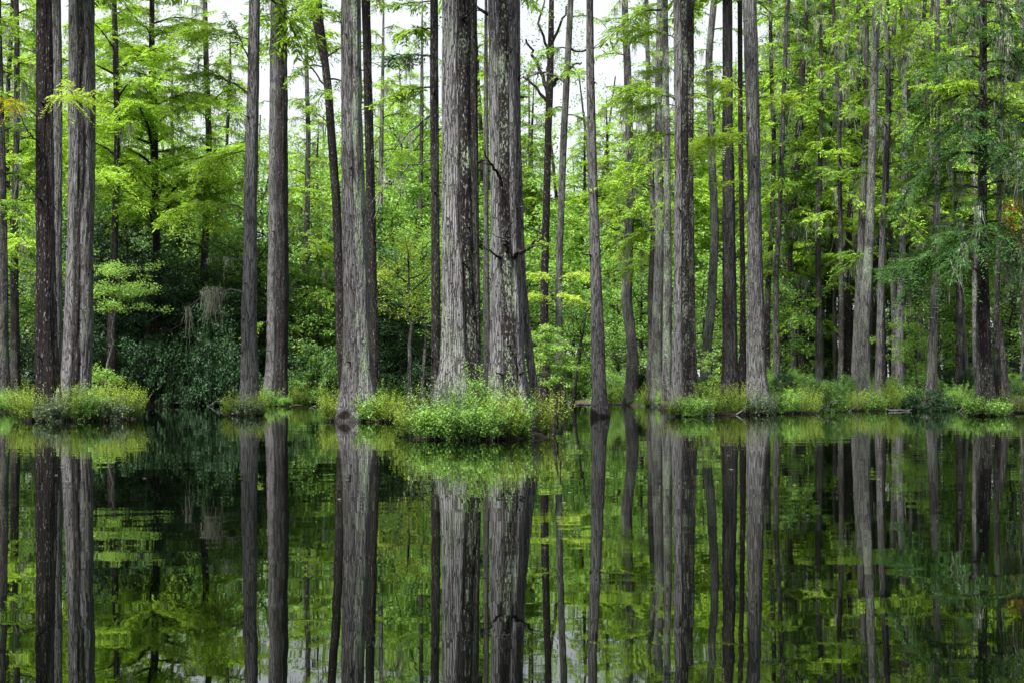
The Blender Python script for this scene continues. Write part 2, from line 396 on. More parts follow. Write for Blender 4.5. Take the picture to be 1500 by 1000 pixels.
# ------------------------------------------------------------------ setting: ground, water
SX = np.array([-400, -60, -26, -14, -9, -5, 0, 3.5, 5.5, 8, 11, 16, 25, 60, 400.0])
SY = np.array([52, 52, 50, 54, 57, 58, 61, 63, 52, 48, 49, 50, 48, 46, 46.0])
def shore(x): return np.interp(x, SX, SY) + 1.1 * np.sin(x * 0.9) + .6 * np.sin(x * 2.3 + 1) 
def ground_z(x, y):
    e = y - shore(x)
    n = .10 * np.sin(x * 1.3 + y * .7) + .08 * np.sin(x * .6 - y * 1.1 + 2) + .05 * np.sin(x * 2.9 + y * 2.1)
    return np.where(e < 0, np.maximum(e * .22, -1.0), np.minimum(e * .10, .55)) + n * np.clip(e / 4 + .5, 0.1, 1) + np.clip((y - 160) / 300, 0, 1) * 1.0

def make_ground():
    gx = np.unique(np.r_[np.linspace(-420, -60, 25), np.linspace(-60, 60, 241), np.linspace(60, 420, 25)])
    gy = np.unique(np.r_[np.linspace(-40, 34, 25), np.linspace(34, 100, 133), np.linspace(100, 700, 40)])
    X, Y = np.meshgrid(gx, gy); G = np.stack([X, Y, ground_z(X, Y)], -1)
    w = Wood(); w.grid(G, np.zeros(G.shape[:2] + (4,)), wrap=False)
    t = NT('forest_floor'); tc = t.n('ShaderNodeTexCoord')
    a = t.noise(tc.outputs['Object'], 1.3, 5); b = t.noise(tc.outputs['Object'], 14, 4)
    c = t.mix(b, (0.018, 0.014, 0.009, 1), (0.075, 0.055, 0.032, 1)); c = t.mix(t.smooth(a, .5, .62), c, (0.035, 0.075, 0.014, 1))
    bp = t.n('ShaderNodeBump'); bp.inputs['Distance'].default_value = .05; t.set(bp.inputs['Height'], b)
    s = t.n('ShaderNodeBsdfPrincipled'); t.set(s.inputs['Base Color'], c); s.inputs['Roughness'].default_value = .9; t.set(s.inputs['Normal'], bp.outputs[0])
    o = link('ground', w.mesh('ground', mat=t.done(s))); tag(o, kind='structure')

def make_water():
    me = mesh_data('water', [(-420, -40, 0), (420, -40, 0), (420, 110, 0), (-420, 110, 0)], [[0, 1, 2, 3]], water_mat())
    tag(link('water', me), kind='structure')

def water_mat():
    t = NT('swamp_water'); tc = t.n('ShaderNodeTexCoord'); co = tc.outputs['Object']
    n1 = t.noise(co, 1.1, 2, .5, (.55, 1, 1)); n2 = t.noise(co, 5.0, 2, .5, (.5, 1, 1)); n3 = t.noise(co, 17, 1, .5, (.45, 1, 1))
    patch = t.smooth(t.noise(co, .22, 2, .5, (.5, 1, 1)), .38, .66)
    h = t.math('MULTIPLY', n1, 1.0); h = t.math('ADD', h, t.math('MULTIPLY', n2, t.math('MULTIPLY', patch, .15)))
    h = t.math('ADD', h, t.math('MULTIPLY', n3, t.math('MULTIPLY', patch, .035)))
    bp = t.n('ShaderNodeBump'); bp.inputs['Strength'].default_value = 1.0; bp.inputs['Distance'].default_value = WATER_AMP; t.set(bp.inputs['Height'], h)
    s = t.n('ShaderNodeBsdfPrincipled'); s.inputs['Base Color'].default_value = (.0006, .0012, .0005, 1); s.inputs['Roughness'].default_value = .008
    s.inputs['IOR'].default_value = 1.4; s.inputs['Specular IOR Level'].default_value = .5; t.set(s.inputs['Normal'], bp.outputs[0])
    return t.done(s)
WATER_AMP = 0.0026
make_ground(); make_water()

# ------------------------------------------------------------------ the trees of the photograph
G_NEAR = 'bald cypress trees standing in the swamp'
def tree(d, pts, label, tone=.5, lichen=.15, seed=1, top=17.0, na=32, dz=.14, ridge=.01, seams=(), flutes=5, famp=.10, wet=.22,
         limbs=(), crown=None, cmat=None, mosses=(), name='cypress_tree', cat='tree', group=G_NEAR, ll=.13, extra=None):
    """limbs: dict(y=start row, to=(px,row,ddepth), r, leaf, tint, mat, sag, twig, moss); crown: dict for dress_cypress"""
    path = Path(d, pts, top)
    o = empty(name, (float(path.at(np.array([0.]))[0][0]), d, 0), label, cat, group); org = np.array(o.location)
    w = Wood(); build_trunk(w, path, seed, tone, lichen, na, dz, ridge, seams, flutes, famp, wet)
    lv, mo = Leaves(), Leaves()
    if na >= 84:                                   # short dead stubs and twig scars
        for q in range(7):
            z = rnd(.8, 8.5); a = rnd(-3.3, .2); b = path.at(np.array([z]))[0]; rr_ = float(path.rad(z)); L = rnd(.05, .4) ** 1.3
            dv = np.array([math.cos(a), math.sin(a), rnd(-.3, .5)]); p0 = b + dv * (1, 1, 0) * rr_ * .8
            P = curve(p0, p0 + dv * (rr_ * .25 + L), rnd(-.02, .04), 6, .05); w.tube(P, np.linspace(rnd(.012, .03), .004, 6), 6, .9, .1)
    if crown:
        c = dict(crown); mt = c.pop('mat', L_CYP)
        dress_cypress(path, w, lv, mo, **c)
    if extra: extra(path, w, lv, mo)
    link('trunk', w.mesh('trunk', org), o)
    if lv.n(): link('crown', lv.mesh('crown', cmat or (mt if crown else L_CYP), org), o)
    for lm in limbs:
        z = wz(lm['y'], d); b = path.at(np.array([z]))[0]; r = float(path.rad(z))
        px, py, dd = lm['to']; e = np.array([wx(px, d + dd), d + dd, wz(py, d + dd)])
        v = e - b; hv = np.array([v[0], v[1]]); hv /= max(np.linalg.norm(hv), .01)
        b = b + np.array([hv[0], hv[1], 0]) * r * .75
        P = curve(b, e, lm.get('sag', .1), 12, lm.get('wig', .025))
        bw = Wood(); r0 = lm.get('r', .03); bw.tube(P, np.linspace(r0, r0 * .25, 12), 7, lm.get('tone', .6), lm.get('lichen', .3))
        fl = Leaves(); fm = Leaves()
        L = np.linalg.norm(e - b); kids = [P]
        for _ in range(lm.get('twig', 3)):
            q = RNG.integers(3, 10); ps = P[q]; dr = nrm(P[-1] - P[0]); a2 = rnd(.4, 1.0) * (1 if _ % 2 else -1)
            dr2 = np.array([dr[0] * math.cos(a2) - dr[1] * math.sin(a2), dr[0] * math.sin(a2) + dr[1] * math.cos(a2), dr[2] * .4 + rnd(-.45, .3)])
            P2 = curve(ps, ps + dr2 * L * rnd(.3, .55), .02, 7, .05); bw.tube(P2, np.linspace(r0 * .45, r0 * .15, 7), 5, lm.get('tone', .6), lm.get('lichen', .3)); kids.append(P2)
        bo = link('branch', bw.mesh('branch', org), o)
        if lm.get('leaf', 1):
            for K in kids: cyp_spray(fl, K, lm.get('ll', ll), lm.get('tint', .55) + rnd(-.1, .1), lm.get('dens', 1.3), lm.get('width', .38), lm.get('start', .2) if K is P else .05, lm.get('hang', 1.3))
            link('foliage', fl.mesh('foliage', lm.get('mat', L_CYP), org), bo)
        if lm.get('moss', 0):
            for K in kids: moss(fm, K[2:], lm['moss'], lm.get('m0', .15), lm.get('m1', .6), .55, .016)
            tag(link('hanging_moss', fm.mesh('hanging_moss', L_MOSS, org), bo), kind='stuff')
    if mo.n(): tag(link('spanish_moss', mo.mesh('spanish_moss', L_MOSS, org), o), kind='stuff')
    return o, path

def high(z0=10.5, n=9, lmax=2.6): return dict(z0=z0, z1=16.5, n=n, lmax=lmax, ll=.26, tint=.5, moss_p=.2)

HI = dict(na=132, dz=.035, ridge=.016)
MID = dict(na=84, dz=.06, ridge=.012)
# --- left group
tree(31, [(69, 615, 50), (70, 575, 40), (70, 540, 36), (68, 480, 33), (67, 380, 30), (62, 200, 27), (60, 0, 24)],
     'blackish cypress flecked with white, rising from the leafy islet at far left', tone=[(-1, 1), (.2, 1), (.75, .85), (1, .55)], lichen=.03, seed=11, famp=.12,
     crown=high(), **HI,
     limbs=[dict(y=208, to=(24, 158, -.6), r=.022, leaf=0, twig=1, sag=-.12, tone=.9),
            dict(y=150, to=(128, 146, -1.0), r=.014, tint=.45, mat=L_YEL, sag=.12, ll=.075, dens=1.5, width=.42, twig=4),
            dict(y=172, to=(-30, 138, -1.0), r=.016, tint=.2, mat=L_ORA, sag=.12, ll=.075, dens=1.5, width=.4, twig=4, moss=10),
            dict(y=205, to=(2, 200, -.4), r=.012, leaf=0, twig=2, sag=.03, tone=.8)])
tree(37, [(86, 605, 26), (85, 560, 19), (85, 400, 17), (82, 200, 18), (78, 0, 18)],
     'slim pale grey cypress squeezed between the blackish and the two-toned ones at left', tone=.25, lichen=.15, seed=12, crown=high(), **MID)
tree(33.5, [(106, 610, 60), (109, 575, 50), (112, 530, 45), (114, 350, 43), (117, 150, 41), (119, 0, 39)],
     'wide two-toned cypress, grey left and brown right rib, behind the leafy islet at far left',
     tone=[(-1, .3), (-.15, .25), (.0, .85), (.35, .75), (.5, .3), (1, .4)], lichen=[(-1, .05), (.4, .1), (1, .35)], seams=[(.0, .16), (.45, .10)], seed=13, flutes=4,
     crown=high(), **HI,
     limbs=[dict(y=196, to=(72, 218, -.6), r=.012, leaf=0, twig=2, sag=.12, tone=.6)])
tree(37, [(366, 606, 42), (366, 585, 34), (366, 560, 29), (365, 480, 25), (368, 300, 20), (373, 120, 18), (374, 0, 17)],
     'slender pale grey cypress on a tiny shrubby islet, left of the double trunk', tone=[(-1, .12), (.5, .2), (1, .5)], lichen=.08, seed=14, famp=.08,
     crown=high(), **MID,
     limbs=[dict(y=140, to=(262, 120, .4), r=.03, tint=.45, sag=.35, dens=1.3, twig=5, moss=14),
            dict(y=310, to=(235, 320, .6), r=.022, tint=.6, sag=.28, twig=5, dens=1.3, moss=12),
            dict(y=225, to=(280, 262, 1.0), r=.02, tint=.62, sag=.25, twig=4, moss=8),
            dict(y=430, to=(278, 455, -.5), r=.026, leaf=0, sag=.3, twig=6, moss=26, m0=.15, m1=1.3, tone=.3),
            dict(y=382, to=(312, 378, -.3), r=.014, leaf=0, sag=.03, twig=3, moss=8, tone=.2),
            dict(y=60, to=(250, 55, .6), r=.02, tint=.55, sag=.2, twig=5),
            dict(y=90, to=(330, 20, -.4), r=.02, tint=.5, sag=.1, twig=3)])
tree(54, [(404, 602, 46), (404, 580, 38), (405, 540, 34), (409, 350, 31), (409, 150, 29), (408, 0, 25)],
     'double cypress trunk, smooth grey left rib and shaggy reddish brown right rib', tone=[(-1, .25), (-.1, .3), (.02, .8), (1, .75)], lichen=.1, seams=[(-.05, .2)], seed=15,
     crown=high(13.5), na=100, dz=.06, ridge=.02,
     limbs=[dict(y=150, to=(345, 165, -.5), r=.02, tint=.5, sag=.1, twig=3),
            dict(y=470, to=(352, 495, -.6), r=.02, tint=.5, sag=.1, twig=3),
            dict(y=115, to=(470, 128, .3), r=.026, leaf=0, sag=.25, twig=4, tone=.7, moss=6),
            dict(y=60, to=(500, 80, -.3), r=.022, leaf=0, sag=-.15, twig=3, tone=.7),
            dict(y=20, to=(440, 40, -.3), r=.02, tint=.6, sag=-.1, twig=3)])
def fork_up(px, py, pts, r):
    def f(path, w, lv, mo):
        z = wz(py, path.d); b = path.at(np.array([z]))[0]
        Q = np.array([b] + [[wx(a, path.d), path.d + .3, wz(c, path.d)] for a, c in pts]); t = np.linspace(0, len(Q) - 1, 14)
        P = np.stack([np.interp(t, range(len(Q)), Q[:, k]) for k in range(3)], -1)
        w.tube(P, np.linspace(r, r * .6, 14), 8, .8, .2)
    return f
tree(43, [(507, 600, 20), (500, 520, 16), (492, 300, 14), (481, 130, 13), (468, 20, 11), (466, -60, 9)],
     'thin blackish leaning cypress trunk just left of the thick grey trunk with the green stripe', tone=.92, lichen=.1, seed=16, crown=dict(z0=9.2, z1=16, n=16, lmax=2.2, ll=.14, tint=.5),
     na=40, dz=.1, extra=fork_up(481, 110, [(466, 60), (455, 10), (450, -80)], .09),
     limbs=[dict(y=125, to=(425, 60, .2), r=.03, leaf=0, sag=0, twig=4, tone=.85), dict(y=180, to=(430, 150, -.3), r=.022, tint=.5, sag=.1, twig=4)])
tree(30.5, [(523, 616, 74), (524, 597, 68), (524, 575, 57), (524, 540, 50), (523, 480, 44), (518, 250, 35), (515, 0, 30)],
     'thick straight cypress trunk, purple grey with a pale green stripe down its right side', tone=[(-1, .45), (.1, .4), (.3, .2), (1, .25)], lichen=[(-1, .05), (.15, .15), (.35, .9), (.9, .9), (1, .4)],
     seams=[(.2, .06)], seed=17, flutes=7, famp=.12, crown=high(), **HI,
     limbs=[dict(y=-18, to=(440, 20, -.6), r=.02, tint=.72, sag=.1, twig=6, ll=.08, dens=1.5),
            dict(y=-15, to=(560, 8, -.8), r=.022, tint=.6, sag=.1, twig=6, ll=.08, dens=1.4, tone=.9)])
tree(33, [(549, 608, 26), (547, 560, 20), (545, 450, 15), (540, 200, 14), (536, 0, 14)],
     'narrow dark reddish trunk hugging the right side of the green-striped grey trunk', tone=.88, lichen=.08, seed=18, crown=high(), **MID)
tree(27.5, [(638, 622, 22), (638, 560, 15), (638, 400, 14), (637, 200, 14), (637, 0, 13)],
     'narrow dark grey trunk behind the left edge of the big central cypress', tone=.85, lichen=.12, seed=19, crown=high(), **MID,
     limbs=[dict(y=168, to=(560, 250, .6), r=.02, leaf=0, sag=.12, twig=5, moss=12, tone=.3),
            dict(y=235, to=(545, 300, .4), r=.018, leaf=0, sag=.2, twig=5, moss=8, tone=.2),
            dict(y=85, to=(560, 98, .5), r=.02, tint=.3, mat=L_CYPD, sag=.1, twig=4, moss=14),
            dict(y=130, to=(572, 150, .8), r=.02, tint=.5, sag=.1, twig=5, moss=14, tone=.9), dict(y=45, to=(580, 62, .8), r=.02, tint=.6, sag=.1, twig=5, moss=8, tone=.9),
            dict(y=5, to=(572, 10, .5), r=.016, tint=.4, sag=.02, twig=4, tone=.9)])
# --- centre group on the islet
tree(22, [(677, 645, 124), (678, 610, 100), (677, 580, 90), (675, 550, 74), (674, 510, 62), (672, 440, 52), (669, 200, 47), (668, 0, 44)],
     'biggest central cypress, broad pale grey face with a dark lichen-spotted right rib', tone=[(-1, .12), (.2, .15), (.3, .22), (.38, .92), (1, .85)],
     lichen=[(-1, .25), (.1, .12), (.36, .2), (.5, .75), (1, .9)], seams=[(.32, .12)], seed=21, flutes=6, famp=.10, crown=high(9.5), na=170, dz=.03, ridge=.017)
tree(24.5, [(697, 622, 22), (698, 560, 15), (696, 400, 14), (694, 200, 14), (692, 0, 15)],
     'thin dark brown trunk peeping out between the two big central cypresses', tone=.8, lichen=.1, seed=22, crown=high(), **MID)
tree(21.5, [(748, 640, 84), (747, 600, 74), (745, 565, 62), (743, 520, 52), (740, 350, 45), (737, 150, 46), (735, 0, 46)],
     'big ribbed cypress right of the centre one, blackish middle with lichen and dead branch stubs', tone=[(-1, .25), (-.35, .15), (-.2, .9), (.5, .85), (.62, .35), (1, .45)],
     lichen=[(-1, .1), (-.3, .15), (-.1, .65), (.5, .6), (.7, .15), (1, .3)], seams=[(-.28, .16), (.58, .13)], seed=23, flutes=5, famp=.10, crown=high(9.5), na=170, dz=.03, ridge=.018,
     limbs=[dict(y=375, to=(790, 348, -.6), r=.04, leaf=0, sag=-.04, twig=2, tone=.9, wig=.05), dict(y=378, to=(706, 358, -.6), r=.022, leaf=0, sag=-.02, twig=0, tone=.9),
            dict(y=372, to=(745, 318, -.8), r=.028, leaf=0, sag=0, twig=2, tone=.7, wig=.06), dict(y=258, to=(708, 220, -.7), r=.028, leaf=0, sag=-.03, twig=1, tone=.9),
            dict(y=80, to=(757, 60, -.5), r=.014, leaf=0, sag=-.05, twig=1, tone=.9), dict(y=15, to=(690, 5, .3), r=.035, leaf=0, sag=-.02, twig=2, tone=.9)])
tree(23.5, [(792, 622, 20), (785, 580, 15), (776, 530, 13), (764, 400, 12), (758, 200, 11), (757, 0, 11)],
     'slim brown trunk curving out to the right at its foot beside the ribbed cypress', tone=.5, lichen=.1, seed=24, crown=high(), **MID)
# --- behind the centre-right gap
def bare_crown(d, pts, spec):
    def f(path, w, lv, mo):
        for (x0, y0, x1, y1, x2, y2, r) in spec:
            Q = np.array([[wx(a, d + k * .3), d + k * .3, wz(c, d + k * .3)] for k, (a, c) in enumerate(((x0, y0), (x1, y1), (x2, y2)))]); t = np.linspace(0, 2, 12)
            P = np.stack([np.interp(t, range(3), Q[:, k]) for k in range(3)], -1); P[1:] += RNG.normal(0, .04, (11, 3)); w.tube(P, np.linspace(r, r * .4, 12), 7, .8, .2)
            C = P[RNG.integers(2, 12, 16)] + RNG.normal(0, .55, (16, 3)); broad_clusters(lv, C, .38, 30, .10, .6)
            moss(mo, P, 10, .2, .5)
    return f
tree(50, [(797, 600, 22), (797, 520, 15), (798, 400, 12), (803, 200, 11), (806, 110, 11), (808, 0, 8)],
     'thin black trunk with forking crown in the gap right of the ribbed cypress', tone=.97, lichen=0, seed=25, na=36, dz=.12, top=17, cmat=L_BROAD,
     extra=bare_crown(50, None, [(805, 140, 785, 90, 770, 60, .08), (806, 130, 835, 100, 850, 92, .07), (804, 110, 812, 60, 830, 10, .08), (802, 150, 775, 120, 762, 110, .06), (805, 90, 790, 40, 800, -20, .06)]))
tree(47, [(820, 600, 22), (819, 500, 12), (819, 400, 11), (826, 200, 11), (833, 60, 10), (836, 0, 9)],
     'thin grey trunk with layers of yellow-green sprays beside the thin black one', tone=.5, lichen=.3, seed=26, na=36, dz=.12, cmat=L_CYP,
     limbs=[dict(y=408, to=(765, 405, -.6), r=.02, tint=.35, mat=L_YEL, sag=.15, twig=4), dict(y=410, to=(855, 402, -.8), r=.016, tint=.4, mat=L_YEL, sag=.12, twig=3),
            dict(y=440, to=(768, 438, -.6), r=.018, tint=.45, mat=L_YEL, sag=.15, twig=4), dict(y=438, to=(846, 436, -1), r=.014, tint=.5, mat=L_YEL, sag=.1, twig=3),
            dict(y=365, to=(775, 350, .5), r=.014, tint=.6, sag=.1, twig=4), dict(y=330, to=(850, 322, .5), r=.014, tint=.55, sag=.1, twig=4),
            dict(y=70, to=(880, 62, .8), r=.04, tone=.6, leaf=0, sag=-.2, twig=4), dict(y=120, to=(765, 122, 1.0), r=.05, leaf=0, sag=.3, twig=5, tone=.5, lichen=.7)],
     crown=dict(z0=9, z1=16, n=10, lmax=1.8, ll=.14, tint=.5))
tree(34.5, [(880, 612, 32), (879, 598, 28), (878, 575, 23), (875, 450, 19), (869, 250, 15), (865, 100, 13), (864, 0, 11)],
     'slim brownish trunk standing alone in open water, black at its foot', tone=[(-1, .3), (.4, .4), (1, .7)], lichen=.1, seed=27, famp=.08, wet=.2, crown=high(11.5), **MID,
     limbs=[dict(y=258, to=(840, 244, -.2), r=.008, leaf=0, sag=0, twig=1), dict(y=390, to=(886, 388, -.2), r=.01, leaf=0, sag=0, twig=0)])
tree(56, [(923, 594, 26), (925, 570, 22), (928, 530, 19), (926, 500, 17), (918, 440, 17), (923, 300, 14), (919, 100, 12), (915, 0, 10)],
     'crooked grey trunk with a knee bend, on the bank right of the lone slim trunk', tone=.45, lichen=.2, seed=28, na=60, dz=.08, famp=.05, wet=.3,
     crown=dict(z0=5, z1=17, n=26, lmax=2.4, ll=.15, tint=.6, moss_p=.7))
tree(53, [(952, 596, 14), (954, 500, 10), (953, 430, 9), (958, 330, 9), (951, 200, 8), (947, 0, 7)],
     'thin crooked trunk left of the greenish grey one near the centre-right bank', tone=.5, lichen=.4, seed=29, na=30, dz=.12, crown=dict(z0=4, z1=16, n=18, lmax=2.2, ll=.15, tint=.55, moss_p=.8))
tree(51, [(963, 598, 23), (963, 560, 20), (962, 480, 17), (965, 350, 14), (964, 200, 12), (967, 0, 11)],
     'greenish grey trunk behind, immediately left of the mossy brown one', tone=.35, lichen=.6, seed=30, na=50, dz=.1, crown=dict(z0=6, z1=17, n=20, lmax=2.4, ll=.15, tint=.6, moss_p=.8))
tree(45, [(977, 600, 22), (977, 560, 17), (977, 500, 15), (977, 400, 13), (976, 250, 11), (974, 0, 10)],
     'mossy brown trunk half hidden by the left edge of the grey and black pair', tone=.5, lichen=.7, seed=31, na=60, dz=.09, crown=high(12.5))
tree(35.5, [(1001, 613, 50), (1000, 592, 38), (999, 560, 30), (998, 480, 25), (997, 300, 23), (996, 100, 22), (995, 0, 22)],
     'paired trunk right of centre, smooth violet grey left half and lichen-flecked black right half', tone=[(-1, .15), (.0, .25), (.1, .95), (1, .9)], lichen=[(-1, .03), (.05, .05), (.2, .5), (1, .6)],
     seams=[(.06, .22)], seed=32, flutes=4, famp=.08, crown=high(11), **HI,
     limbs=[dict(y=60, to=(905, 46, -.6), r=.018, tint=.6, sag=.1, twig=6, dens=1.4, ll=.10), dict(y=150, to=(895, 128, -.8), r=.018, tint=.7, sag=.12, twig=6, dens=1.4, ll=.10),
            dict(y=158, to=(905, 165, .3), r=.018, tint=.6, sag=.1, twig=5, ll=.10, moss=14), dict(y=200, to=(918, 212, -.3), r=.016, tint=.7, sag=.1, twig=5, ll=.10, moss=12),
            dict(y=237, to=(888, 276, -.5), r=.014, tint=.72, sag=.22, twig=4, ll=.10, moss=14), dict(y=105, to=(930, 112, .6), r=.016, tint=.6, sag=.1, twig=4, ll=.1, moss=20, m1=.9),
            dict(y=150, to=(1035, 148, -.3), r=.012, tint=.6, sag=.08, twig=3, ll=.1)])
tree(40, [(1016, 605, 18), (1014, 500, 13), (1012, 300, 12), (1011, 0, 11)],
     'lichen-green trunk showing along the right edge of the violet and black pair', tone=.82, lichen=.5, seed=33, na=50, dz=.1, crown=high(12))
tree(55, [(1037, 596, 22), (1035, 560, 18), (1035, 510, 15), (1042, 450, 15), (1048, 340, 13), (1042, 180, 12), (1038, 80, 11), (1046, 0, 10)],
     'bent blue-grey trunk seen between the violet and black pair and the purple brown trunk', tone=.4, lichen=.35, seed=34, na=50, dz=.1, crown=dict(z0=9, z1=17, n=14, lmax=2.2, ll=.15, tint=.5, moss_p=.6))
tree(41, [(1069, 606, 42), (1069, 580, 34), (1070, 540, 25), (1067, 400, 21), (1064, 200, 17), (1065, 0, 15)],
     'purple brown trunk, darker higher up, just left of the pale flared one', tone=[(-1, .9), (-.5, .6), (.5, .6), (1, .9)], lichen=.12, seed=35, crown=high(12.5), **MID)
tree(50, [(1088, 596, 12), (1088, 400, 8), (1086, 200, 8), (1084, 0, 8)],
     'very thin blackish trunk between the purple brown trunk and the pale flared one', tone=.95, lichen=0, seed=36, na=24, dz=.15, crown=high(14))
tree(37.5, [(1113, 608, 52), (1111, 592, 44), (1110, 575, 38), (1108, 545, 31), (1106, 450, 25), (1102, 250, 20), (1097, 0, 22)],
     'pale grey-brown trunk flared at its black foot, at the edge of the right-hand shrubs', tone=[(-1, .2), (.3, .3), (1, .5)], lichen=.1, seed=37, flutes=6, famp=.12, wet=.3, crown=high(11.5), **HI,
     limbs=[dict(y=140, to=(1030, 122, -.7), r=.016, tint=.25, mat=L_YEL, sag=.12, twig=9, ll=.085, dens=1.6, width=.5), dict(y=150, to=(1050, 150, -.7), r=.012, tint=.35, mat=L_YEL, sag=.05, twig=4, ll=.085, dens=1.5),
            dict(y=148, to=(1165, 150, -.6), r=.016, tint=.2, mat=L_YEL, sag=.12, twig=9, ll=.085, dens=1.6, width=.5),
            dict(y=215, to=(1012, 218, -.7), r=.016, tint=.3, mat=L_YEL, sag=.2, twig=9, ll=.085, dens=1.6, width=.5), dict(y=205, to=(1048, 196, -1.0), r=.012, tint=.1, mat=L_YEL, sag=.06, twig=4, ll=.085, dens=1.5),
            dict(y=268, to=(1050, 272, -.5), r=.01, tint=.5, mat=L_YEL, sag=.05, twig=2, ll=.08),
            dict(y=60, to=(1122, 45, -.3), r=.012, leaf=0, sag=-.06, twig=2, tone=.95)])
# --- right-hand crowd
cr = lambda z0, n, l=2.2, ti=.55, m=.6, mat=L_CYP, ll=.15, z1=19: dict(z0=z0, z1=z1, n=n, lmax=l, ll=ll, tint=ti, moss_p=m, mat=mat)
R = dict(na=40, dz=.11, top=20)
cr0 = cr
cr = lambda z0, n, l=2.2, ti=.55, *a: cr0(z0, n, l, ti - .12, *a)
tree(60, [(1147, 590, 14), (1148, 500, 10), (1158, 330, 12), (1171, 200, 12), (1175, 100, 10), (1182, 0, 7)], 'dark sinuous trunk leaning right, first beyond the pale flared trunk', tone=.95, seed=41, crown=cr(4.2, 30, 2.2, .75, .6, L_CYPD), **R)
tree(66, [(1160, 588, 11), (1165, 450, 9), (1163, 330, 8), (1172, 210, 8), (1168, 0, 6)], 'thin grey trunk crossing behind the dark sinuous one', tone=.45, seed=42, crown=cr(6, 24, 2.4, .6), **R)
tree(55, [(1200, 594, 17), (1201, 540, 14), (1200, 450, 10), (1197, 330, 9), (1202, 180, 7), (1203, 0, 6)], 'purplish trunk thickening at its foot behind the round dark green bush', tone=.6, seed=43, crown=cr(3.2, 34, 2.4, .5), **R)
tree(75, [(1221, 586, 9), (1220, 300, 7), (1222, 0, 5)], 'pale thin far trunk right above the round dark green bush', tone=.3, seed=44, crown=cr(7, 22, 2.4, .7), **R)
tree(63, [(1232, 588, 11), (1234, 400, 9), (1232, 200, 8), (1237, 0, 7)], 'thin grey trunk second right of the purplish one, straight all the way', tone=.4, lichen=.3, seed=45, crown=cr(8, 22, 2.2, .6), **R)
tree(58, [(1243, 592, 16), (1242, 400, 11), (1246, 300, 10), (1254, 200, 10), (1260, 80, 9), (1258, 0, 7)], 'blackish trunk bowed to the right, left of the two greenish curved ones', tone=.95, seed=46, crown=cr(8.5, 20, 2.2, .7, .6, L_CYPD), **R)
tree(52, [(1253, 596, 17), (1254, 480, 12), (1260, 330, 10), (1268, 200, 9), (1270, 0, 7)], 'purplish grey trunk tucked beside the tall curved greenish one', tone=.5, seed=47, crown=cr(9, 14, 2, .6), **R)
tree(45, [(1266, 602, 28), (1265, 570, 23), (1264, 480, 18), (1270, 380, 15), (1277, 220, 12), (1282, 100, 12), (1284, 0, 12)], 'tall greenish grey trunk curving gently right, foot in the reedy shrubs', tone=.4, lichen=.65, seed=48, crown=cr(10.5, 12, 2, .5), **R)
tree(47, [(1290, 600, 24), (1290, 560, 17), (1291, 450, 13), (1293, 330, 12), (1299, 150, 9), (1299, 0, 7)], 'brown trunk blotched with peeling pale bark, right of the tall curved one', tone=[(-1, .35), (.1, .5), (.3, .9), (1, .8)], seed=49, seams=[(.2, .15)], crown=cr(4.4, 22, 2.2, .55), **R)
tree(53, [(1318, 597, 18), (1318, 560, 14), (1318, 450, 11), (1322, 250, 9), (1325, 100, 7), (1328, 0, 6)], 'straight ash grey trunk between the blotched brown one and the purplish one', tone=.25, lichen=.15, seed=50, crown=cr(5, 24, 2.3, .6), **R)
tree(62, [(1345, 590, 12), (1345, 400, 9), (1346, 200, 8), (1355, 0, 6)], 'thin blackish trunk behind the ash grey one, mostly veiled by leaves', tone=.95, seed=51, crown=cr(4.6, 30, 2.6, .7, .7, L_CYPD), **R)
tree(47.5, [(1361, 602, 30), (1363, 575, 19), (1366, 500, 14), (1368, 380, 12), (1371, 200, 10), (1373, 0, 8)], 'smooth violet brown trunk rising from the low dark bush near the right', tone=.5, seed=52, crown=cr(5.8, 22, 2.6, .5, .5), **R)
tree(57, [(1405, 592, 16), (1404, 540, 11), (1403, 460, 8), (1402, 380, 6)], 'pale broken snag without a crown, left of the big dark right-hand cypress', tone=.2, lichen=.2, seed=53, na=40, dz=.11, top=5)
tree(36, [(1444, 613, 38), (1444, 590, 31), (1443, 550, 25), (1441, 450, 21), (1438, 300, 15), (1436, 150, 13), (1437, 0, 11)],
     'dark cypress at right with pale ribs, lichen at its foot and drooping dark green boughs', tone=[(-1, .5), (-.6, 1), (.25, 1), (.4, .5), (.6, .95), (1, .9)], lichen=[(-1, .3), (-.5, .1), (1, .25)],
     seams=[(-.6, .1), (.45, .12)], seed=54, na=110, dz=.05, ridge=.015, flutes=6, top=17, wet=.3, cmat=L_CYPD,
     crown=dict(z0=3.9, z1=12.5, n=46, lmax=2.6, ll=.10, tint=.5, moss_p=1.0, dens=1.25, droop=.5),
     limbs=[dict(y=398, to=(1300, 405, -.8), r=.035, tint=.6, mat=L_CYPD, sag=.45, twig=8, ll=.10, dens=1.4), dict(y=385, to=(1345, 365, .4), r=.02, tint=.7, mat=L_CYPD, sag=.25, twig=6, ll=.10, dens=1.4, moss=14),
            dict(y=150, to=(1368, 128, -1.2), r=.02, tint=.85, mat=L_CYP, sag=.25, twig=6, ll=.09, dens=1.4), dict(y=160, to=(1520, 128, -1.2), r=.022, tint=.85, mat=L_CYP, sag=.25, twig=7, ll=.09, dens=1.4, moss=20, m1=.9)])
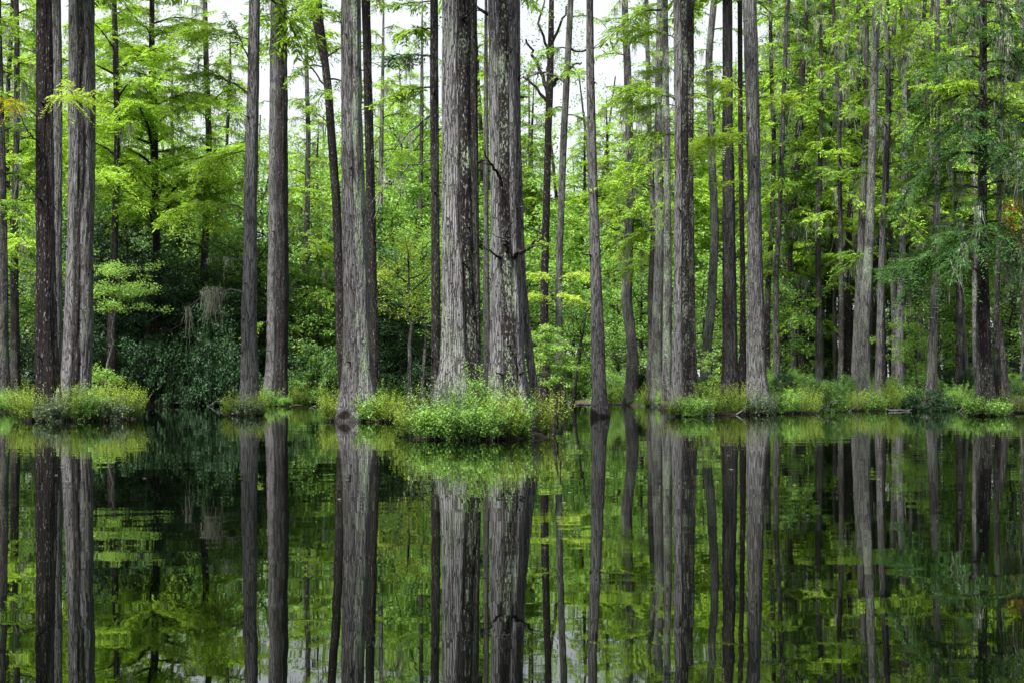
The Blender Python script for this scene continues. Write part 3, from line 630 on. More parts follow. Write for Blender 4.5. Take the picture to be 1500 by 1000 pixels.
tree(40, [(1463, 604, 14), (1462, 560, 10), (1459, 480, 9), (1460, 300, 8), (1464, 150, 7), (1466, 0, 6)], 'thin grey trunk with a bare bough reaching right, beside the dark cypress at right', tone=.7, lichen=.3, seed=55, crown=cr(6, 16, 1.8, .5, .7, L_CYPD), na=40, dz=.11, top=17,
     limbs=[dict(y=450, to=(1520, 428, -.3), r=.022, leaf=0, sag=.1, twig=1, tone=.5), dict(y=490, to=(1480, 480, -.3), r=.01, leaf=0, sag=0, twig=1, tone=.3)])
tree(42, [(5, 604, 30), (4, 560, 22), (3, 500, 17), (1, 300, 10), (-2, 0, 8)], 'dark grey trunk cut by the left edge of the view', tone=.65, lichen=.2, seed=56, crown=cr(5.2, 22, 2.2, .5, .6), na=60, dz=.1, top=17)
tree(57, [(231, 596, 20), (229, 480, 13), (226, 300, 11), (224, 150, 13), (222, 50, 9), (222, 0, 8)],
     'black-stemmed cypress with rising limbs and bright feathery layers, in the open gap at left', tone=.95, lichen=.05, seed=57, na=40, dz=.11, top=18,
     crown=dict(z0=6.8, z1=18, n=46, lmax=5.4, ll=.15, tint=.78, moss_p=.4, dens=1.1, tone=.95, droop=.3, rise=.35, ragged=.3))
tree(54, [(163, 596, 18), (166, 400, 12), (170, 200, 10), (168, 0, 8)], 'bright feathery cypress leaning out behind the two-toned trunk at left', tone=.8, seed=71, na=36, dz=.12, top=18,
     crown=dict(z0=7.5, z1=17, n=26, lmax=4.2, ll=.15, tint=.85, moss_p=.3, tone=.9, rise=.3, ragged=.3))
tree(59, [(300, 596, 16), (297, 400, 11), (305, 200, 10), (300, 0, 8)], 'leafy grey-stemmed cypress hung with moss, left of the slender pale trunk', tone=.6, seed=72, na=36, dz=.12, top=18,
     crown=dict(z0=6.0, z1=17, n=20, lmax=3.0, ll=.15, tint=.7, moss_p=.8, tone=.9, rise=.2, ragged=.3))
tree(52, [(22, 598, 18), (24, 400, 12), (26, 200, 10), (24, 0, 8)], 'leafy cypress with bright low sprays between the left edge and the blackish trunk', tone=.7, seed=73, na=36, dz=.12, top=17,
     crown=dict(z0=4.5, z1=16, n=36, lmax=3.0, ll=.14, tint=.75, moss_p=.5, tone=.9, rise=.2, ragged=.3))
tree(60, [(450, 592, 13), (447, 400, 10), (452, 200, 8), (448, 60, 6)], 'mossy slim tree in the open gap between double trunk and thin leaning trunk', tone=.6, seed=74, na=36, dz=.12, top=15,
     crown=dict(z0=4.5, z1=13, n=30, lmax=2.6, ll=.15, tint=.7, moss_p=.9, tone=.9, rise=.2, ragged=.3))
tree(66, [(557, 588, 11), (558, 480, 9), (557, 300, 8), (560, 150, 6)], 'pale thin trunk in the gap right of the green-striped trunk', tone=.35, lichen=.3, seed=58, crown=cr(8, 20, 2.4, .6), **R)
tree(70, [(618, 586, 11), (616, 300, 7), (618, 150, 6)], 'thin trunk behind, just left of the narrow dark grey one', tone=.5, seed=59, crown=cr(8, 20, 2.4, .65), **R)
tree(49, [(713, 600, 15), (713, 500, 11), (712, 400, 9), (712, 200, 8)], 'grey stem glimpsed in the slit between the two big central cypresses', tone=.45, seed=60, crown=high(14), na=30, dz=.14)
tree(43, [(1478, 600, 22), (1472, 560, 11), (1466, 500, 7), (1462, 470, 5)], 'leaning rust-brown broken stem beside the thin grey trunk at right', tone=.6, lichen=0, seed=61, na=30, dz=.1, top=2.8)

# ------------------------------------------------------------------ far trees: a few kinds, copied
def copy_tree(o, parent=None):
    c = o.copy(); COL.objects.link(c); c.parent = parent
    for ch in list(o.children): copy_tree(ch, c)
    return c
def place(o, x, y, z, rz, s=(1, 1, 1)):
    o.location = (x, y, z); o.rotation_euler = (0, 0, rz); o.scale = s

FAR_LABEL = 'slender leafy tree among the many similar ones deep in the woods behind'
protos = []
for k in range(6):
    w, lv, mo = Wood(), Leaves(), Leaves()
    p = Path(60, [(750 + rnd(-6, 6), 600, 13), (750 + rnd(-6, 6), 400, 8.5), (750 + rnd(-15, 15), 200, 7.5), (750 + rnd(-20, 20), 0, 8)], 19 + k * .6)
    build_trunk(w, p, 200 + k, [.5, .8, .35, .9, .6, .75][k], .2, 20, .25, .01)
    dress_cypress(p, w, lv, mo, 5.0 if k % 2 else 8.0, p.top, 60, 3.4, ll=.20, tint=.58 + .1 * (k % 3), moss_p=.2, dens=1.1)
    o = empty('background_tree', (0, 0, 0), FAR_LABEL, 'tree', 'slender trees deep in the woods behind')
    link('trunk', w.mesh('trunk', (0, 60, 0)), o); link('crown', lv.mesh('crown', L_CYP, (0, 60, 0)), o)
    if mo.n(): tag(link('spanish_moss', mo.mesh('spanish_moss', L_MOSS, (0, 60, 0)), o), kind='stuff')
    protos.append(o)
spots = []
thin = []
for k in range(4):
    w, lv, mo = Wood(), Leaves(), Leaves()
    p = Path(60, [(750 + rnd(-8, 8), 600, 11), (750 + rnd(-8, 8), 450, 7.5), (750 + rnd(-18, 18), 250, 6.5), (750 + rnd(-25, 25), 50, 5)], 18)
    build_trunk(w, p, 300 + k, [.95, .6, .8, .3][k], .3, 20, .2, .01)
    dress_cypress(p, w, lv, mo, 6.0, p.top, 22, 1.9, ll=.17, tint=.4 + .12 * k, moss_p=.7)
    o = empty('thin_tree', (0, 0, 0), 'thin bare-stemmed tree among the many alike crowding the right-hand woods', 'tree', 'thin trees crowding the right-hand woods')
    link('trunk', w.mesh('trunk', (0, 60, 0)), o); link('crown', lv.mesh('crown', L_CYPD if k == 0 else L_CYP, (0, 60, 0)), o)
    tag(link('spanish_moss', mo.mesh('spanish_moss', L_MOSS, (0, 60, 0)), o), kind='stuff'); thin.append(o)
for k, px in enumerate(np.linspace(1128, 1500, 36)):
    px += rnd(-5, 5) - (30 if 1415 < px < 1480 else 0); d = rnd(52, 72); o = thin[k] if k < 4 else copy_tree(thin[k % 4])
    s = rnd(.85, 1.15); place(o, wx(px, d), d, float(ground_z(wx(px, d), d)), rnd(0, 6.3), (s, s, rnd(.95, 1.15)))
for px in list(range(1125, 1500, 16)): spots.append((px + rnd(-7, 7), rnd(62, 88)))
for px in list(range(1140, 1560, 36)) + [-40, 10, 60, 130, 175, 265, 300, 340, 440, 470, 580, 600, 660, 700, 735, 780, 850, 895, 905, 940, 1020, 1050, 1075]: spots.append((px + rnd(-10, 10), rnd(70, 98)))
for k, (px, d) in enumerate(spots):
    o = protos[k] if k < 6 else copy_tree(protos[k % 6])
    s = rnd(.85, 1.15) * (.75 if 420 < px < 480 or 550 < px < 660 or 750 < px < 1100 else 1); place(o, wx(px, d), d, float(ground_z(wx(px, d), d)) , rnd(0, 6.3), (s, s, s * rnd(.95, 1.12)))

# ------------------------------------------------------------------ understorey trees (hardwoods)
hw = []
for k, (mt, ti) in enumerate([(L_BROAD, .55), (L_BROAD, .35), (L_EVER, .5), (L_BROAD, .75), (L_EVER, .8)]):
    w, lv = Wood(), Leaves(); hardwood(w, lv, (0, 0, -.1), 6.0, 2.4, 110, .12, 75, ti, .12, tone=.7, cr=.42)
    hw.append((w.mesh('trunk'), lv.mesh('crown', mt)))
HWL = 'leafy understorey tree in the green wall of hardwoods behind the cypresses'
def put_hw(k, px, d, h, label=HWL, group='understorey trees behind the cypresses', wide=1.0):
    x = wx(px, d); o = empty('understorey_tree', (x, d, float(ground_z(x, d))), label, 'tree', group)
    link('trunk', hw[k][0], o); link('crown', hw[k][1], o); s = h / 6.0
    o.scale = (s * wide, s * wide, s); o.rotation_euler[2] = rnd(0, 6.3)
# shaded gap on the left: evergreens with the shade put into their leaf colour
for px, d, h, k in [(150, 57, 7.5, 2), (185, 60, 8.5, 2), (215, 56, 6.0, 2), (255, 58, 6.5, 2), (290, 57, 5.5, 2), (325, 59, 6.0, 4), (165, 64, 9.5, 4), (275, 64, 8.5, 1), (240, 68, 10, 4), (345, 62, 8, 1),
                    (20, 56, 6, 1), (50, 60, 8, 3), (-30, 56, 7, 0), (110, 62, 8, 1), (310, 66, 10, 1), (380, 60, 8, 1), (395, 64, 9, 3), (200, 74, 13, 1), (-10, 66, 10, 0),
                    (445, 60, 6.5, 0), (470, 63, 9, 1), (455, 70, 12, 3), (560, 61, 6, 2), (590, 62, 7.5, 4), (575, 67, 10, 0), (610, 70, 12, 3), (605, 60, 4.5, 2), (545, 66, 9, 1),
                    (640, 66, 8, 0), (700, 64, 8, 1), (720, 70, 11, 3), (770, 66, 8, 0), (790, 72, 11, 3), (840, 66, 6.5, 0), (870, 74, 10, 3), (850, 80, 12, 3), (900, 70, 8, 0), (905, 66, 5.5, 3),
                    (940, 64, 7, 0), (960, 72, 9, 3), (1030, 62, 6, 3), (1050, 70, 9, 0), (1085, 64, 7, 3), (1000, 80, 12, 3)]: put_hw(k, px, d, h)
for px in range(1125, 1530, 22): put_hw([0, 1, 3, 0, 4][int(px / 22) % 5], px + rnd(-8, 8), rnd(58, 78), rnd(4.0, 7.0))

tall = []
for k in range(3):
    w, lv = Wood(), Leaves(); hardwood(w, lv, (0, 0, -.1), 15.0, 3.0, 150, .20, 70, .5 + .15 * k, .3, tone=.7, cr=.75, trunk_r=.16, lean=.03)
    o = empty('tall_hardwood', (0, 0, 0), 'tall airy hardwood rising behind the cypresses, like its leafy neighbours', 'tree', 'tall hardwoods behind the cypresses')
    link('trunk', w.mesh('trunk'), o); link('crown', lv.mesh('crown', L_BROAD), o); tall.append(o)
for k, (px, d, h) in enumerate([(392, 78, 14), (420, 84, 13.5), (475, 80, 14.5), (490, 88, 17), (555, 82, 16), (585, 78, 15), (615, 86, 18), (640, 80, 17), (705, 80, 16.5), (760, 84, 14.5), (800, 88, 14.5), (840, 82, 12.5), (870, 88, 13.5), (905, 80, 15),
                                (940, 84, 17), (960, 78, 16), (1030, 84, 16), (1055, 80, 18), (1085, 86, 19), (140, 84, 18), (235, 82, 15), (20, 84, 18), (570, 90, 19), (600, 74, 16)]):
    o = tall[k] if k < 3 else copy_tree(tall[k % 3]); s = h / 15; place(o, wx(px, d), d, float(ground_z(wx(px, d), d)), rnd(0, 6.3), (s, s, s))

# distinct understorey plants
def solo(name, cat, px, d, label, fn, mat, group=None, z=None, woodn='stem', leafn='foliage'):
    x = wx(px, d); z = float(max(ground_z(x, d), -.02)) if z is None else z
    o = empty(name, (x, d, z), label, cat, group); w, lv = Wood(), Leaves(); fn(w, lv)
    if w.k: link(woodn, w.mesh(woodn), o)
    if lv.n(): link(leafn, lv.mesh(leafn, mat), o)
    return o
def layered(h, rx, n, leaf, tint, lean=0., per=60, z0=.45, cr=.4):
    def f(w, lv):
        T = curve((0, 0, -.1), (lean, 0, h), 0, 9, .03); w.tube(T, np.linspace(.05, .012, 9), 7, .3, .4)
        for k in range(n):
            t = z0 + (1 - z0) * k / n; s = T[min(8, int(t * 8 + .5))]; a = k * 2.4; L = rx * rnd(.5, 1)
            P = curve(s, s + np.array([math.cos(a) * L, math.sin(a) * L * .7, rnd(-.05, .2)]), .08, 6, .02); w.tube(P, np.linspace(.014, .004, 6), 4, .3, .3)
            broad_clusters(lv, P[1:] + RNG.normal(0, .10, (5, 3)), cr * rx * .5, per, leaf, tint, .45, up=1.0)
    return f
solo('dogwood_sapling', 'small tree', 148, 40, 'pale green layered sapling beside the two-toned trunk at left, above the dark gap', layered(3.9, 1.4, 16, .075, .6, .5, 60, .78), L_DOG)
solo('leafy_sapling', 'shrub', 150, 35, 'fresh lime green bush right of the two-toned trunk on the left islet', lambda w, lv: bush(lv, w, .55, 1.25, 60, .075, 34, .6, .5, .17), L_DOG)
solo('lime_sapling', 'small tree', 808, 46, 'yellow-green sapling right of the ribbed cypress, behind the central islet', layered(2.5, 1.1, 16, .09, .75, -.1, 60, .35), L_DOG)
solo('yellow_sapling', 'small tree', 600, 48, 'yellow-green feathery young tree in the gap left of the biggest cypress', lambda w, lv: hardwood(w, lv, (0, 0, 0), 6.3, 1.5, 60, .10, 60, .8, .55), L_SHRUB)
solo('lime_sapling', 'small tree', 1345, 50, 'light green layered sapling between the ash grey and violet brown trunks', layered(3.2, 1.4, 14, .085, .6, -.4, 60, .25), L_DOG)
solo('lime_sapling', 'small tree', 1040, 47, 'little lime sapling between the violet and black pair and the purple brown trunk', layered(1.9, .8, 9, .08, .7, .1, 50, .3), L_DOG)
#solo('leafy_sapling', 'small tree', 345, 46, 'low bright feathery sapling left of the slender pale trunk', layered(2.9, 1.0, 10, .09, .5, .1, 60, .4), L_SHRUB)
solo('hardwood_tree', 'tree', 620, 58, 'bushy tree with bright crown in the gap between striped trunk and biggest cypress', lambda w, lv: hardwood(w, lv, (0, 0, 0), 8.6, 1.9, 110, .11, 70, .75, .4), L_BROAD)
solo('rusty_tree', 'tree', 1500, 52, 'rust-coloured dying crown at the right edge', lambda w, lv: hardwood(w, lv, (0, 0, 0), 8.5, 1.1, 40, .10, 50, .6, .75), L_RUST)
solo('dark_tree', 'tree', 838, 56, 'crooked dark stem with small crown behind the lime sapling', lambda w, lv: hardwood(w, lv, (0, 0, 0), 4.6, 1.2, 30, .10, 50, .3, .6, tone=.95, lean=.12), L_BROAD)

# ------------------------------------------------------------------ bushes along the bank and on the islets
bsh = {}
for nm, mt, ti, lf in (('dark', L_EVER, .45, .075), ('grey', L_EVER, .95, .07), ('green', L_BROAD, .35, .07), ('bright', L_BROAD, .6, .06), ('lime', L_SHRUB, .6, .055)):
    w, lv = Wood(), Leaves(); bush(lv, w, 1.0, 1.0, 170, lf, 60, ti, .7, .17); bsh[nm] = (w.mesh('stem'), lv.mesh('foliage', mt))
BL = {'dark': 'dark evergreen bush in the shadowy thicket on the far bank', 'grey': 'glossy grey-green bush in the thicket on the far bank', 'green': 'mid green bush growing low along the far bank',
      'bright': 'bright green shrub at the waterline of the far bank', 'lime': 'small lime shrub at the waterline of the far bank'}
def put_bush(k, px, d, r, h, label=None):
    x = wx(px, d); o = empty('shrub', (x, d, float(max(ground_z(x, d), -.03))), label or BL[k], 'shrub', 'bushes along the far bank')
    link('stem', bsh[k][0], o); link('foliage', bsh[k][1], o); o.scale = (r, r, h); o.rotation_euler[2] = rnd(0, 6.3)
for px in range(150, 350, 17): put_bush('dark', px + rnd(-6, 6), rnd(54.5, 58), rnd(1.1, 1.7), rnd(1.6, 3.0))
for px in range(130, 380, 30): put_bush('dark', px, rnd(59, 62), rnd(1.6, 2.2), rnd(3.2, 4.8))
for px in (172, 330): put_bush('green', px, rnd(53, 54.5), rnd(.5, .8), rnd(.35, .6))
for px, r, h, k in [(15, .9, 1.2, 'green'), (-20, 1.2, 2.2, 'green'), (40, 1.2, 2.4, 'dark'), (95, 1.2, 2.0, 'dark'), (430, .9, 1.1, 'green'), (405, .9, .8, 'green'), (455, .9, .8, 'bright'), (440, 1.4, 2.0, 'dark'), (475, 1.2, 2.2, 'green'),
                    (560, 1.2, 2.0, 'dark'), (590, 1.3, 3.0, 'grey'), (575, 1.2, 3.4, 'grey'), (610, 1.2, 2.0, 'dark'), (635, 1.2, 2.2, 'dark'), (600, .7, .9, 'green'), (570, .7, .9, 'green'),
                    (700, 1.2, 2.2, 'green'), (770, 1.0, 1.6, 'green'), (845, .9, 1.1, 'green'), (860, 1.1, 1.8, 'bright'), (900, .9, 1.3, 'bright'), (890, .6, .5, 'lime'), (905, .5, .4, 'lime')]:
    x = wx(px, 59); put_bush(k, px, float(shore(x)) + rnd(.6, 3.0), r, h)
for k, px in enumerate(range(940, 1530, 13)):
    d = float(shore(wx(px, 48))) + rnd(.8, 7); put_bush(['green', 'dark', 'green', 'bright', 'dark', 'green'][k % 6], px + rnd(-5, 5), d, rnd(.35, .7), rnd(.3, .95))
put_bush('green', 1213, 41, .62, .85, 'rounded deep green bush standing at the water edge among the right-hand trunks')
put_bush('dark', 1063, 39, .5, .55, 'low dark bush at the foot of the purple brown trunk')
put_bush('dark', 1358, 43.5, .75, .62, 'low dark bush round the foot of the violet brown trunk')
put_bush('green', 1130, 40, .5, .55, 'leafy green bush right of the black foot of the pale flared trunk')

# mounds under the islets
def mound(px, d, rx, ry, h):
    x = wx(px, d); a = np.linspace(0, 2 * np.pi, 40, endpoint=False); rr = np.linspace(1.15, 0, 12)
    A, Rr = np.meshgrid(a, rr); wob = 1 + .12 * np.sin(3 * A + px) + .07 * np.sin(7 * A + d)
    Z = h * (1 - np.clip(Rr, 0, 1) ** 2.2) - .25 * np.clip(Rr - .9, 0, 1) * 4 + .03 * np.sin(A * 5 + Rr * 9) * (Rr > .05)
    G = np.stack([rx * Rr * wob * np.cos(A), ry * Rr * wob * np.sin(A), Z - .04], -1); w = Wood(); w.grid(G, np.zeros(G.shape[:2] + (4,)))
    o = link('islet_ground', w.mesh('islet_ground', mat=PEAT), None, (x, d, 0)); tag(o, kind='structure')
t_ = NT('wet_peat'); tc_ = t_.n('ShaderNodeTexCoord'); n_ = t_.noise(tc_.outputs['Object'], 18, 4)
s_ = t_.n('ShaderNodeBsdfPrincipled'); t_.set(s_.inputs['Base Color'], t_.mix(n_, (.007, .006, .004, 1), (.022, .016, .010, 1))); s_.inputs['Roughness'].default_value = .9; s_.inputs['Specular IOR Level'].default_value = .1
b_ = t_.n('ShaderNodeBump'); b_.inputs['Distance'].default_value = .05; t_.set(b_.inputs['Height'], n_); t_.set(s_.inputs['Normal'], b_.outputs[0]); PEAT = t_.done(s_)
mound(700, 21.1, 1.0, 1.35, .2); mound(85, 31.5, .75, .8, .16); mound(155, 32.5, .85, .6, .12); mound(358, 37, .5, .5, .1); mound(523, 30.6, .55, .5, .1); mound(560, 30, .5, .4, .08)
mound(1003, 35.6, .45, .45, .08); mound(1045, 37, .7, .5, .12); mound(1150, 39, 1.1, .7, .08); mound(1445, 36, .5, .45, .1); mound(1280, 44.5, 1.0, .7, .06); mound(1359, 44.5, .8, 1.0, .1); mound(1245, 43, .7, .6, .08); mound(1330, 46.5, .7, .6, .08); mound(1213, 41, .6, .5, .06); mound(1480, 39.5, .8, .6, .08); mound(5, 42, .6, .6, .1)

# individual clumps on the islets: px, d, width px, height px, kind, label
HK = {'y': (L_SHRUB, .66), 'g': (L_BROAD, .6), 'd': (L_DUST, .5), 'l': (L_DOG, .6)}
def clump(px, d, wpx, hpx, k, label, z=.03, leaf=.065, n=None):
    r = wpx / F * d / 2 * 1.1; h = hpx / F * d * 1.15; mt, ti = HK[k]
    def grow(w, lv):
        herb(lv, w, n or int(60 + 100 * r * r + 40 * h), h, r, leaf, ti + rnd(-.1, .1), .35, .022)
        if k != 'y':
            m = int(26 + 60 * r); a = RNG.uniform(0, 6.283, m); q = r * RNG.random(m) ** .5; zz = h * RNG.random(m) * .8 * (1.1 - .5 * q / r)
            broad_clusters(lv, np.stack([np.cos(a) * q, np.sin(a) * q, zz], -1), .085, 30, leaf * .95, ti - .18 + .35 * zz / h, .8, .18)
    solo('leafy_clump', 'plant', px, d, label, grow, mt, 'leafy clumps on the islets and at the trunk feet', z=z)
C = [
 (612, 20.8, 46, 62, 'y', 'yellow-green clump at the left end of the central islet'), (630, 20.0, 40, 50, 'g', 'deep green clump at the front left corner of the central islet'),
 (652, 19.9, 44, 48, 'g', 'green clump at the front of the central islet below the biggest trunk'), (682, 19.85, 44, 56, 'g', 'leafy green clump in front of the biggest trunk, reddish leaves at its foot'),
 (712, 19.85, 44, 56, 'g', 'green clump at the front of the central islet between the two big trunks'), (738, 20.1, 42, 66, 'y', 'tall yellow-green clump before the ribbed cypress'),
 (758, 20.6, 30, 58, 'g', 'green clump on the right of the ribbed cypress foot'), (795, 21.9, 46, 60, 'y', 'glowing lime clump at the right tip of the central islet'),
 (700, 20.6, 44, 92, 'g', 'tall ferny clump climbing between the two big central trunks'), (642, 20.8, 46, 80, 'd', 'dull dark green clump against the left flare of the biggest trunk'), (668, 20.6, 40, 70, 'd', 'dull dark green clump against the front of the biggest trunk'),
 (592, 22.3, 22, 34, 'y', 'low pinkish yellow clump just left of the central islet'),
 (392, 53.3, 30, 26, 'g', 'dark green clump at the left foot of the double trunk'), (418, 53.0, 18, 14, 'g', 'low green clump in front of the double trunk'), (440, 55.5, 28, 26, 'y', 'bright bushy clump right of the double trunk'),
 (33, 31.2, 26, 50, 'y', 'yellow clump at the left end of the far left islet'), (45, 30.6, 26, 46, 'y', 'yellow-green clump left of the blackish trunk foot'), (72, 30.0, 36, 34, 'd', 'dark mossy clump before the blackish trunk foot'),
 (104, 30.5, 34, 52, 'y', 'golden green clump right of the blackish trunk foot'), (128, 30.6, 34, 48, 'g', 'green clump in the middle of the far left islet'), (150, 31.2, 34, 50, 'y', 'golden green clump in the right half of the far left islet'),
 (172, 31.6, 32, 52, 'y', 'tall golden clump near the right end of the far left islet'), (192, 31.8, 30, 46, 'y', 'golden willowy clump at the right tip of the far left islet'), (160, 30.9, 50, 34, 'd', 'dark clump low at the waterline of the far left islet'),
 (8, 40.5, 36, 34, 'g', 'green clump at the foot of the trunk cut by the left edge'),
 (342, 36.5, 26, 32, 'y', 'yellowish clump left of the slender pale trunk foot'), (378, 36.6, 22, 30, 'y', 'yellowish clump right of the slender pale trunk foot'), (362, 36.1, 34, 22, 'd', 'dark clump in front of the slender pale trunk foot'),
 (487, 30.6, 28, 44, 'y', 'yellow-green clump left of the green-striped trunk foot'), (545, 30.0, 34, 38, 'g', 'green clump right of the green-striped trunk foot'), (570, 29.8, 28, 40, 'y', 'pinkish yellow clump between striped trunk and central islet'),
 (562, 31.5, 34, 52, 'g', 'taller green clump behind the pinkish yellow one right of the striped trunk'),
 (988, 35.0, 20, 28, 'y', 'small clump left of the violet and black pair foot'), (1012, 34.9, 26, 30, 'g', 'green clump before the violet and black pair foot'), (1038, 36.4, 34, 46, 'y', 'lime clump right of the violet and black pair'),
 (1028, 35.6, 26, 30, 'g', 'green clump beside the grey knee at the waterline'), (1082, 37.4, 34, 44, 'y', 'lime clump left of the pale flared trunk'), (1118, 37.0, 30, 30, 'd', 'dark clump at the right of the pale flared trunk foot'),
 (1148, 38.4, 46, 40, 'g', 'green clump at the water edge right of the pale flared trunk'), (1175, 38.6, 44, 40, 'y', 'yellow-green clump left of the rounded deep green bush'),
 (1245, 42.5, 40, 34, 'y', 'yellowish clump left of the tall curved trunk foot'), (1298, 43.5, 34, 40, 'y', 'straw yellow clump at the foot of the blotched brown trunk'), (1275, 43.2, 40, 28, 'g', 'green clump before the tall curved trunk foot'),
 (1330, 46, 34, 30, 'g', 'green clump at the foot of the ash grey trunk'), (1428, 35.8, 26, 30, 'g', 'green clump left of the dark right-hand cypress foot'), (1462, 35.6, 34, 26, 'g', 'green clump right of the dark right-hand cypress foot'),
 (1485, 39, 44, 34, 'y', 'straggly clump with straw stems at the right edge'), (1400, 47, 34, 36, 'g', 'green clump at the foot of the pale snag'), (953, 53, 20, 32, 'y', 'golden grass-like clump left of the violet and black pair on the bank'),
 (975, 50, 26, 26, 'g', 'green clump on the bank left of the violet and black pair')]
for c in C: clump(*c)

# undergrowth along the whole bank: nobody could count it
lv = Leaves()
n = 2600; X = RNG.uniform(-34, 34, n); E = RNG.random(n) ** 1.6 * 22 + .1; Y = shore(X) + E
Pc = np.stack([X, Y, ground_z(X, Y)], -1); Pc = Pc[np.abs(X / Y) < .42]
pu = Pc[:, 0] / Pc[:, 1] * F + CX; eu = Pc[:, 1] - shore(Pc[:, 0])
Pc = Pc[~((pu > 190) & (pu < 345)) & ~((pu > 1000) & (eu < 2.5) & (np.sin(Pc[:, 0] * 2.1) > -.4))]
broad_clusters(lv, Pc + (0, 0, .18), .30, 26, .10, .30, .9, .25); blades(lv, Pc, 8, .42, .3, .02)
tag(link('undergrowth', lv.mesh('undergrowth', L_BROAD)), 'low green undergrowth carpeting the far bank between the trunks', 'undergrowth', kind='stuff')
lv = Leaves()
X = RNG.uniform(-20, 20, 500); X = X[(np.sin(X * 1.7) > 0) & ~((X > -14.5) & (X < -10))]; Y = shore(X) + RNG.normal(0, .35, len(X)); blades(lv, np.stack([X, Y, np.maximum(ground_z(X, Y), -.02)], -1), 14, .34, .6, .016)
tag(link('marsh_grass', lv.mesh('marsh_grass', L_GRASS)), 'fringe of short marsh grass along the far waterline', 'grass', kind='stuff')

# distant woodland that closes the view
lv = Leaves(); wd = Wood()
TPX = [-100, 60, 130, 250, 380, 440, 500, 560, 640, 700, 760, 850, 940, 1030, 1100, 1150, 1200, 1600]
TPY = [70, 70, 150, 190, 230, 240, 200, 170, 180, 190, 240, 250, 210, 190, 130, 20, -60, -60]
for d, n in ((84, 800), (96, 1000), (112, 1000), (128, 900)):
    X = RNG.uniform(-.46 * d, .46 * d, n); px = X / d * F + CX
    top = wz(np.interp(px, TPX, TPY), d) * (1 + .08 * np.sin(X * .5 + d) + .07 * np.sin(X * 1.3 + 2 * d))
    Z = np.where(RNG.random(n) < .93, top * RNG.random(n) ** .85, top * RNG.uniform(1, 1.45, n)) + .3
    broad_clusters(lv, np.stack([X, d + RNG.uniform(-6, 6, n), Z], -1), RNG.uniform(.6, 1.5, n), 80, .22 if d < 120 else .28, RNG.choice([.5, .75, .95], n), .75, .12)
    for x in RNG.uniform(-.46 * d, .46 * d, 26):
        wd.tube([(x, d, -.2), (x + rnd(-.5, .5), d, 9), (x + rnd(-1, 1), d, 19)], [.2, .14, .04], 7, rnd(.4, .9), .2)
wl = link('distant_woodland', lv.mesh('distant_woodland', L_BROAD)); tag(wl, 'distant green woodland closing the view behind all the trunks', 'woodland', kind='stuff')
link('trunk', wd.mesh('trunk'), wl)['kind'] = 'stuff'

# ------------------------------------------------------------------ small things at the waterline
def log(px0, py0, px1, py1, r, label, name='fallen_log', tone=.1, up=0.02):
    d0 = F * H / (py0 - YH); d1 = F * H / (py1 - YH)
    P = curve((wx(px0, d0), d0, up), (wx(px1, d1), d1, up), 0, 9, .01); w = Wood(); w.tube(P, r * np.linspace(1, .6, 9), 9, tone, .2)
    tag(link(name, w.mesh(name)), label, 'log')
log(822, 592.6, 868, 592.8, .05, 'pale driftwood log afloat left of the lone slim trunk'); log(893, 592.6, 925, 592.3, .04, 'short pale log afloat right of the lone slim trunk')
log(1300, 602, 1345, 601, .04, 'thin grey log lying in the water below the ash grey trunk'); log(1390, 598, 1425, 598.5, .05, 'weathered log at the waterline left of the dark right-hand cypress')
def knee(px, d, h, r, label, tone, bend=.1):
    w = Wood(); t = np.linspace(0, 1, 12); P = np.stack([wx(px, d) + bend * np.sin(t * 5) * h, d + 0 * t, -.1 + (h + .1) * t], -1)
    w.tube(P, r * (1 - .75 * t ** 1.5) * (1 + .15 * np.sin(t * 17)), 12, tone, .2); tag(link('cypress_knee', w.mesh('cypress_knee')), label, 'cypress knee', 'cypress knees at the waterline')
knee(777, 21.45, .34, .05, 'knobbly reddish brown knee at the right of the central islet', .8, .06); knee(1040, 35.6, .17, .13, 'squat grey knee at the water edge beside the violet and black pair', .15, .05)
knee(86, 30.75, .72, .12, 'whitish upright root buttress at the right of the blackish trunk foot', 0.0, .02)
w = Wood(); w.tube(curve((wx(808, 21.4), 21.4, -.05), (wx(817, 21.8), 21.8, .62), 0, 8, .03), np.linspace(.03, .012, 8), 6, .95, .1); w.tube(curve((wx(817, 21.6), 21.6, .1), (wx(822, 21.7), 21.7, .75), 0, 8, .03), .012, 5, .9, .1)
tag(link('dead_stick', w.mesh('dead_stick')), 'leaning dead stick poking from the water right of the central islet', 'stick')
STK = [(232, 54, 'thin dead branch angled out of the dark water under the black-stemmed cypress'), (300, 53, 'short dead stick at the edge of the shadowy thicket'), (452, 50, 'slanting dead stick right of the double trunk foot'),
       (1075, 37, 'dead stick slanting from the water before the purple brown trunk'), (1190, 39.5, 'broken branch lying half in water left of the rounded green bush'), (1240, 42, 'bleached branch at the water edge right of the rounded green bush'),
       (1318, 43.5, 'dead twig poking up before the ash grey trunk'), (1400, 42.5, 'crooked dead branch in the shallows left of the dark right-hand cypress')]
for px, d, lb in STK:
    w = Wood(); a = rnd(-.5, .5); L = rnd(.5, 1.1); P = curve((wx(px, d), d, -.08), (wx(px, d) + L * math.cos(a), d + L * math.sin(a) * .4, rnd(.1, .4)), .05, 8, .05)
    w.tube(P, np.linspace(.028, .008, 8), 6, rnd(.1, .6), .1); w.tube(curve(P[4], P[4] + (rnd(-.2, .3), 0, rnd(.15, .35)), 0, 5, .04), np.linspace(.012, .004, 5), 5, .3, .1)
    tag(link('dead_branch', w.mesh('dead_branch')), lb, 'branch', 'dead branches along the waterline')
